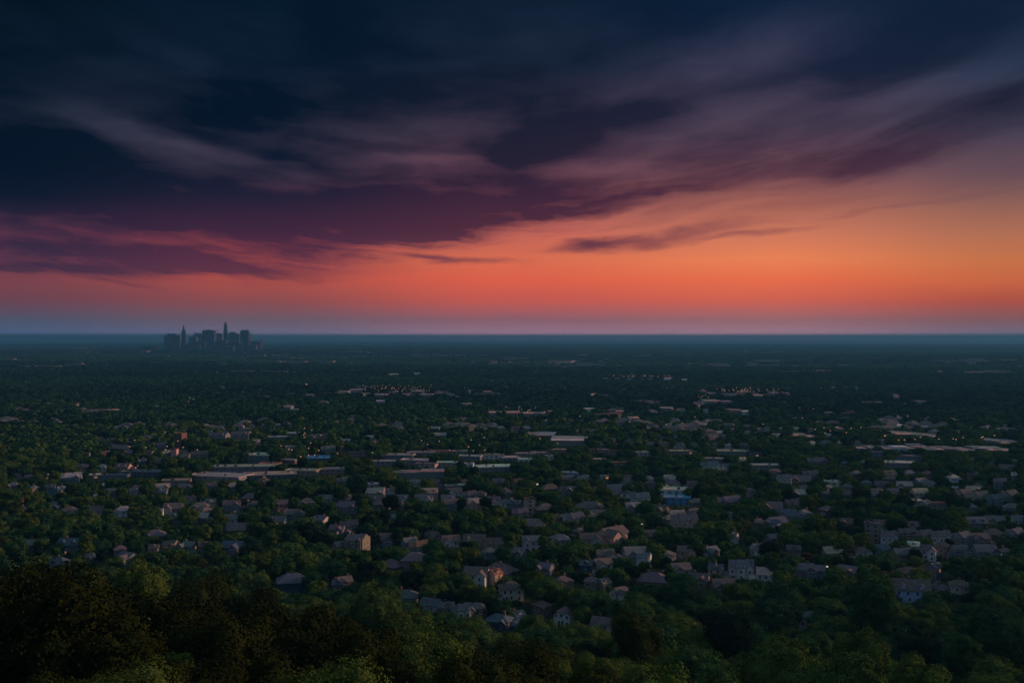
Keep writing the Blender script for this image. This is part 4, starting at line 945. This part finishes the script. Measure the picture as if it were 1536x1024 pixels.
wo = bpy.data.objects.new('woodland', me); COL.objects.link(wo); wo['kind'] = 'stuff'; wo['label'] = 'continuous dark green woodland covering the plain between the houses'
ng = bpy.data.node_groups.new('woodland_scatter', 'GeometryNodeTree')
ng.interface.new_socket('Geometry', in_out='INPUT', socket_type='NodeSocketGeometry'); ng.interface.new_socket('Geometry', in_out='OUTPUT', socket_type='NodeSocketGeometry')
gi = ng.nodes.new('NodeGroupInput'); go = ng.nodes.new('NodeGroupOutput')
jn = ng.nodes.new('GeometryNodeJoinGeometry')
protos = [p[0] for p in NEAR] + MID + LOW + CLUMP
gi_nodes = []
for p in protos:
    po = bpy.data.objects.new('tree_source', p)      # never linked to the scene: only lends its mesh
    oi = ng.nodes.new('GeometryNodeObjectInfo'); oi.inputs['Object'].default_value = po; oi.transform_space = 'ORIGINAL'
    g2 = ng.nodes.new('GeometryNodeGeometryToInstance'); ng.links.new(oi.outputs['Geometry'], g2.inputs[0]); gi_nodes.append(g2)
for g2 in reversed(gi_nodes): ng.links.new(g2.outputs[0], jn.inputs[0])
ip = ng.nodes.new('GeometryNodeInstanceOnPoints'); ip.inputs['Pick Instance'].default_value = True
ng.links.new(gi.outputs[0], ip.inputs['Points']); ng.links.new(jn.outputs[0], ip.inputs['Instance'])
def na(name, typ):
    q = ng.nodes.new('GeometryNodeInputNamedAttribute'); q.data_type = typ; q.inputs['Name'].default_value = name; return q.outputs['Attribute']
ng.links.new(na('pick', 'INT'), ip.inputs['Instance Index'])
cb = ng.nodes.new('ShaderNodeCombineXYZ'); ng.links.new(na('turn', 'FLOAT'), cb.inputs[2])
er = ng.nodes.new('FunctionNodeEulerToRotation'); ng.links.new(cb.outputs[0], er.inputs[0]); ng.links.new(er.outputs[0], ip.inputs['Rotation'])
ng.links.new(na('size', 'FLOAT_VECTOR'), ip.inputs['Scale'])
ng.links.new(ip.outputs[0], go.inputs[0])
md = wo.modifiers.new('scatter', 'NODES'); md.node_group = ng
print('instances', len(allP))

# ------------------------------------------------------------------ the city skyline on the horizon
def sky_xy(px, D=9000.0): return (px - 768) / F * D, D
MPP = 9000.0 / F
def zrow(py, D=9000.0): return CAM_H - (py - HZ) / F * D
def facade(b, x0, x1, y0, y1, z0, z1, step=11, inset=.9):
    """body with recessed floor bands so the storeys read"""
    b.box(x0, x1, y0, y1, z0, z1)
    z = z0 + step
    while z < z1 - 4:
        b.box(x0 - inset, x1 + inset, y0 - inset, y1 + inset, z, z + step * .35); z += step
def tower(px, wpx, ytop, paint, label, kind='block', cat='skyscraper', dy=0, depth=.8, ybase=523, nm='office_tower', group='skyline buildings'):
    D = 9000.0 + dy; x, y = sky_xy(px, D); g = gz(x, y); w = wpx * D / F; H = zrow(ytop, D) - g; hw = w / 2; hd = hw * depth
    root = thing(nm, (x, y, g), -math.atan2(x, y) * .3 + rnd.uniform(-.06, .06), label, cat, group)
    parts = []
    if kind == 'block':
        b = MB(); facade(b, -hw, hw, -hd, hd, -5, H * .985); parts.append(('body', b))
        b = MB(); b.box(-hw * .62, hw * .55, -hd * .6, hd * .6, H * .985 + .05, H); b.box(-hw * .2, hw * .1, -hd * .2, hd * .2, H + .05, H + 5); parts.append(('roof_plant', b))
    elif kind == 'wide':
        b = MB()
        for i in range(4):
            xa = -hw + i * w / 4; facade(b, xa + .3, xa + w / 4 - 1.5, -hd + i * 2.3, hd, -5, H * (.93 + .07 * ((i * 7) % 3) / 2), 13)
        parts.append(('body', b))
        b = MB(); b.box(-hw * .7, -hw * .3, -hd * .3, hd * .3, H * .9, H * 1.03); b.box(hw * .1, hw * .34, -hd * .3, hd * .3, H * .9, H * 1.02); parts.append(('roof_plant', b))
    elif kind == 'spire':   # flared foot, tapering shaft, pointed top
        b = MB(); prof = [(-5, 1.75), (H*.10, 1.55), (H*.22, 1.25), (H*.36, 1.02), (H*.55, .92), (H*.74, .84), (H*.80, .72)]
        for (z0, k0), (z1, k1) in zip(prof, prof[1:]):
            a, c = hw * k0, hw * k1
            b.add([(-a,-a*.8,z0),(a,-a*.8,z0),(a,a*.8,z0),(-a,a*.8,z0),(-c,-c*.8,z1),(c,-c*.8,z1),(c,c*.8,z1),(-c,c*.8,z1)], [(0,1,5,4),(1,2,6,5),(2,3,7,6),(3,0,4,7),(4,5,6,7),(0,3,2,1)])
            b.box(-c * 1.04, c * 1.04, -c * .85, c * .85, z1 - 1.8, z1 + 1.8)
        parts.append(('shaft', b))
        b = MB(); b.tube((0,0,H*.80), (0,0,H*.92), hw*.62, hw*.36, 10); b.tube((0,0,H*.92), (0,0,H*.985), hw*.36, hw*.15, 10); parts.append(('crown', b))
        b = MB(); b.tube((0,0,H*.98), (0,0,H*1.0), 2.2, .6, 6); parts.append(('spire', b))
    elif kind == 'rounded':
        b = MB(); prof = [(-5, 1.45), (H*.2, 1.35), (H*.36, 1.22), (H*.42, 1.0), (H*.74, .97), (H*.76, .86), (H*.88, .82), (H*.90, .7)]
        for (z0, k0), (z1, k1) in zip(prof, prof[1:]):
            b.tube((0,0,z0), (0,0,z1), hw * k0, hw * k1, 12)
        for q in range(10): b.tube((0,0,H*(.44+.03*q)), (0,0,H*(.44+.03*q)+2.2), hw*1.03, hw*1.03, 12)
        parts.append(('shaft', b))
        b = MB(); b.tube((0,0,H*.90), (0,0,H*.96), hw*.68, hw*.5, 12); b.tube((0,0,H*.96), (0,0,H*1.0), hw*.58, hw*.38, 12); parts.append(('crown', b))
        b = MB(); b.tube((0,0,H*.99), (0,0,H*1.005), 2.0, .6, 6); parts.append(('spire', b))
    elif kind == 'mast_block':
        b = MB(); facade(b, -hw, hw, -hd, hd, -5, H * .93); b.box(-hw*.82, hw*.9, -hd*.8, hd*.8, H*.93+.05, H*.99); parts.append(('body', b))
        for q in (-.35, .8):
            b = MB(); b.tube((hw*q,0,H*.99), (hw*q,0,H*(1.09 if q > 0 else 1.05)), 1.6, .7, 6); parts.append(('antenna', b))
    for nm_, b in parts:
        o = b.build(nm_, M['tower'], root); o['paint'] = paint
dk = (.05, .08, .13); md_ = (.14, .15, .19); pk_sunlit = (.42, .30, .30)  # the pink tone puts warm sunlight into the cladding colour
tower(260, 23, 500.5, md_, 'wide pale slab at the city edge, level with the horizon', 'wide', 'high-rise', dy=200)
tower(275.6, 6.6, 487, dk, 'tapering spired skyscraper with flared foot, westernmost tall tower of the skyline'.replace('westernmost', 'first'), 'spire', dy=-250)
tower(290, 11, 505, md_, 'low slab between the spired tower and the square dark block', 'block', 'high-rise', dy=150)
tower(299, 16, 499.5, md_, 'faint broad slab just beyond the square dark block', 'wide', 'high-rise', dy=900, ybase=523)
tower(314, 17.5, 494.8, dk, 'square dark block with flat top in the middle of the skyline', 'block', dy=-100)
tower(328.5, 12, 500, md_, 'hazy slab between the square dark block and the tallest tower', 'block', 'high-rise', dy=500)
tower(338.6, 6.6, 483, dk, 'tallest tower of the skyline, slender with rounded top', 'rounded', dy=-200)
tower(349, 10, 498, md_, 'dark flat-topped tower just beside the tallest tower', 'block', dy=350)
tower(356, 7, 500.5, md_, 'narrow tower between the flat-topped and the mast-topped tower', 'block', dy=120)
tower(367.3, 12.2, 494.5, dk, 'dark tower with roof masts at the end of the skyline', 'mast_block', dy=-150)
tower(384.5, 13, 511.5, dk, 'low dark block beyond the mast-topped tower', 'block', 'high-rise', dy=-50)
tower(392.6, 2.6, 507.5, pk_sunlit, 'slim pink sunlit tower at the end of the skyline', 'block', 'high-rise', dy=0)
tower(375.3, 2.0, 500, pk_sunlit, 'added pink slab for the sunlit edge of the mast-topped tower', 'block', 'high-rise', dy=-40)  # added slab, its pink paint stands for the tower's sunlit edge
tower(331, 40, 518.5, (.07, .08, .11), 'long low podium block along the foot of the skyline', 'wide', 'office block', dy=-500, nm='office_block')
tower(288, 26, 517, (.07, .08, .11), 'low block at the foot of the spired tower', 'wide', 'office block', dy=-450, nm='office_block')
for (a_, w_, t_, lb_) in ((296, 24, 513, 'broad low block linking the spired tower and the square dark block'), (332, 16, 510, 'low block at the very foot of the tallest tower'), (352, 22, 514, 'low broad block between the tallest tower and the mast-topped tower'), (372, 26, 517, 'lowest block before the mast-topped tower'), (255, 12, 515, 'small block before the wide pale slab')):
    tower(a_, w_, t_, (.08, .06, .11), lb_, 'block', 'office block', dy=-330, nm='office_block')
tower(224, 24, 519, (.08, .08, .11), 'isolated low block out to the side of the skyline', 'wide', 'office block', dy=-300, nm='office_block')

# ------------------------------------------------------------------ lamps and lit signs
def lamp(px, py, hgt, kind, label, size=1.0):
    x, y = at(px, py); g = gz(x, y)
    root = thing('street_lamp', (x, y, g), rnd.uniform(-.3, .3), label, 'street lamp', 'lamps and glowing signs')
    b = MB(); b.tube((0,0,-1),(0,0,hgt),.16,.09,8); b.tube((0,0,hgt),(0,-1.4,hgt+.35),.08,.06,6); b.build('pole', M['steel'], root)
    b = MB(); s = size; b.box(-.35*s,.35*s,-1.9*s,-1.0*s,hgt+.12,hgt+.5*s); hd = b.build('lamp_head', M['glow_' + kind], root)
    b = MB(); b.box(-.4*s,.4*s,-1.95*s,-.95*s,hgt+.51*s,hgt+.62*s); b.build('lamp_cap', M['steel'], hd)
def sign(px, py, w, h, z0, kind, label):
    x, y = at(px, py); g = gz(x, y)
    root = thing('illuminated_sign', (x, y, g), 0, label, 'lit sign', 'lamps and glowing signs')
    b = MB(); b.tube((-w*.3,.3,-1),(-w*.3,.3,z0+h*.5),.2,.2,6); b.tube((w*.3,.3,-1),(w*.3,.3,z0+h*.5),.2,.2,6); b.build('post', M['steel'], root)
    b = MB(); b.box(-w/2-.15,w/2+.15,-.1,.25,z0-.15,z0+h+.15); b.build('sign_frame', M['steel'], root)
    b = MB(); b.box(-w/2,w/2,-.22,-.11,z0,z0+h); b.build('sign_panel', M['glow_' + kind], root)
sign(762, 764, 2.6, 5.0, 2.5, 'orange', 'upright orange glowing panel beside a small white house')
sign(455, 684, 4.0, 6.0, 5, 'orange', 'orange glowing panel just left of the blue roof'.replace('left of', 'short of'))
sign(467, 672, 4.0, 6.0, 5, 'orange', 'orange glow standing among trees beyond the blue roof')
sign(33, 760, 3.2, 3.2, 4, 'red', 'upper of two red glowing signs at the far left among houses')
sign(14, 772, 3.2, 4.2, 3, 'red', 'lower of two red glowing signs at the far left edge')
sign(255, 706, 4.0, 3.0, 4, 'orange', 'small pink-orange glowing sign beside a dark tree clump near the long block')
lamp(910, 732, 9, 'orange', 'orange street lamp above roofs near the white townhouses', 2.6)
lamp(1031, 818, 9, 'white', 'bright white street lamp alone between dark crowns', 1.5)
lamp(962, 806, 9, 'white', 'small white street lamp beside the large pink sunlit house', 1.1)
lamp(806, 742, 9, 'white', 'cream street lamp before a long brown-roofed house', 2.2)
lamp(1086, 702, 9, 'white', 'white street lamp above slate-roofed white houses', 1.6)
lamp(493, 732, 9, 'white', 'white street lamp at the wood edge beyond the cream flat roof', 1.8)
lamp(1237, 868, 7, 'white', 'white lamp beside grey hipped house at the dark wood', 1.6)

# tiny glowing heads on poles, added for the warm glints far out
b = MB(); r4 = random.Random(9)
for (cx_, cy_, sx_, sy_, n_) in ((222,531,14,1.2,26),(130,532,22,1.5,14),(366,532,4,.8,6),(760,550,50,3,30),(840,549,20,2,10),(960,572,50,2,34),(600,595,60,7,60),(1115,596,50,4,44),(780,628,34,3,20),(460,587,3,2,4),(280,613,8,3,8),(1060,608,20,4,12),(1240,660,40,5,18),(470,668,26,12,16),(1400,676,80,5,30),(700,690,120,10,26),(450,700,80,12,20),(250,690,60,14,16),(320,527,60,3,16),(1200,640,160,14,20),(900,640,160,14,18)):
    for _ in range(n_ if cy_ < 605 else n_ // 2):
        x_, y_ = at(cx_ + r4.gauss(0, sx_ * .6), cy_ + r4.gauss(0, sy_ * .6)); g_ = gz(x_, y_); s_ = .35 + y_ / 9000; h_ = r4.uniform(11, 17) + y_ / 900
        b.tube((x_, y_, g_), (x_, y_, g_ + h_), .12 + y_ / 60000, .1 + y_ / 60000, 4, 1)
        b.box(x_ - s_, x_ + s_, y_ - s_ * .8, y_ + s_ * .8, g_ + h_ + .01, g_ + h_ + s_ * 1.1, 0)
o = b.build('distant_glints', [m_emit('added_glint_glow', (1.0, .48, .34), 1.1), M['steel']]); o['kind'] = 'stuff'; o['label'] = 'glowing specks added for the warm glints far out on the plain'

# ------------------------------------------------------------------ labels
WN = {'red': 'red-painted'}
def wn(w): return WN.get(w, w)
FORM = {'hip': 'hipped', 'gable': 'gabled', 'ell': 'cross-gabled', 'row': 'stepped', 'long': 'low hipped', 'flat': 'flat', 'metal': 'curved metal', 'tower': 'flat'}
GRP = {'house': 'houses among the trees', 'bungalow': 'bungalows among the trees', 'townhouse_row': 'townhouse rows', 'flat_roofed_building': 'flat-roofed blocks on the plain', 'warehouse': 'metal-roofed halls on the plain', 'brick_building': 'small blocks', 'brick_block': 'small blocks'}
CATN = {'house': 'house', 'bungalow': 'bungalow', 'townhouse_row': 'townhouses', 'flat_roofed_building': 'flat-roofed building', 'warehouse': 'warehouse', 'brick_building': 'apartment block', 'brick_block': 'apartment block'}
CNT = {'townhouse_row': 'townhouses', 'flat_roofed_building': 'block', 'warehouse': 'hall', 'brick_building': 'block'}
ORD = ['', 'second ', 'third ', 'fourth ', 'fifth ', 'sixth ', 'seventh ', 'eighth ', 'ninth ', 'tenth ', 'eleventh ', 'twelfth ', 'thirteenth ', 'fourteenth ', 'fifteenth ', 'sixteenth ', 'seventeenth ', 'eighteenth ', 'nineteenth ', 'twentieth ']
LM.append((314, 522, 'the skyline'))
FARLM = [(740, 549, 'the far glinting roofs'), (960, 571, 'the thin far line of roofs'), (600, 595, 'the wide cluster of glinting roofs'), (1115, 596, 'the right-hand glinting roofs'), (1400, 678, 'the long orange line of roofs')]
buckets = {}
for h in HOUSES:
    nm = h['root'].name.split('.')[0]
    h['root']['category'] = CATN.get(nm, 'house'); h['root']['group'] = GRP.get(nm, 'houses among the trees')
    if h['emph']: h['root']['label'] = h['emph']; continue
    best = min(LM, key=lambda l: ((l[0] - h['px']) / 1.0) ** 2 + ((l[1] - h['py']) * 2.6) ** 2)
    dx, dy = h['px'] - best[0], (h['py'] - best[1]) * 2.6
    rel = ('right of' if dx > 0 else 'left of') if abs(dx) > abs(dy) else ('this side of' if dy > 0 else 'beyond')
    look = '%s %s, %s %s roof' % (wn(h['wall']), CNT.get(nm, CATN.get(nm, 'house')), h['roof'] if h['roof'] != 'dark' else 'dark', FORM[h['form']])
    buckets.setdefault((look, rel, best[2]), []).append((dx * dx + dy * dy, h))
for (look, rel, ph), lst in buckets.items():
    lst.sort(key=lambda t: t[0])
    for k, (q, h) in enumerate(lst):
        if len(lst) == 1: h['root']['label'] = '%s, %s %s' % (look, rel, ph)
        else: h['root']['label'] = '%s, %snearest %s %s' % (look, ORD[min(k, 19)], rel, ph)
def tname(t): return 'deep green' if t < .25 else 'mid green' if t < .5 else 'olive' if t < .74 else 'yellow-olive' if t < .88 else 'bronze'
tb = {}
for t in TREES:
    row = 'in the foreground rank' if t['d'] < 135 else 'in the second hillside rank' if t['d'] < 175 else 'in the third hillside rank' if t['d'] < 225 else 'on the mid slope' if t['d'] < 290 else 'on the lower slope' if t['d'] < 380 else 'at the foot of the hill' if t['d'] < 520 else 'among the first houses'
    look = '%s %s tree' % (shape_names[t['k']], tname(t['tint']))
    tb.setdefault((look, row), []).append(t)
for (look, row), lst in tb.items():
    lst.sort(key=lambda t: t['px'])
    for k, t in enumerate(lst):
        if len(lst) == 1: s = '%s, the only one of its kind %s' % (look, row)
        elif k == 0: s = 'leftmost %s %s' % (look, row)
        elif k == len(lst) - 1: s = 'rightmost %s %s' % (look, row)
        else: s = '%s, %sfrom the left %s' % (look, ORD[min(k, 19)], row)
        t['root']['label'] = s; t['root']['category'] = 'tree'; t['root']['group'] = 'broadleaf trees on the hillside and below it'
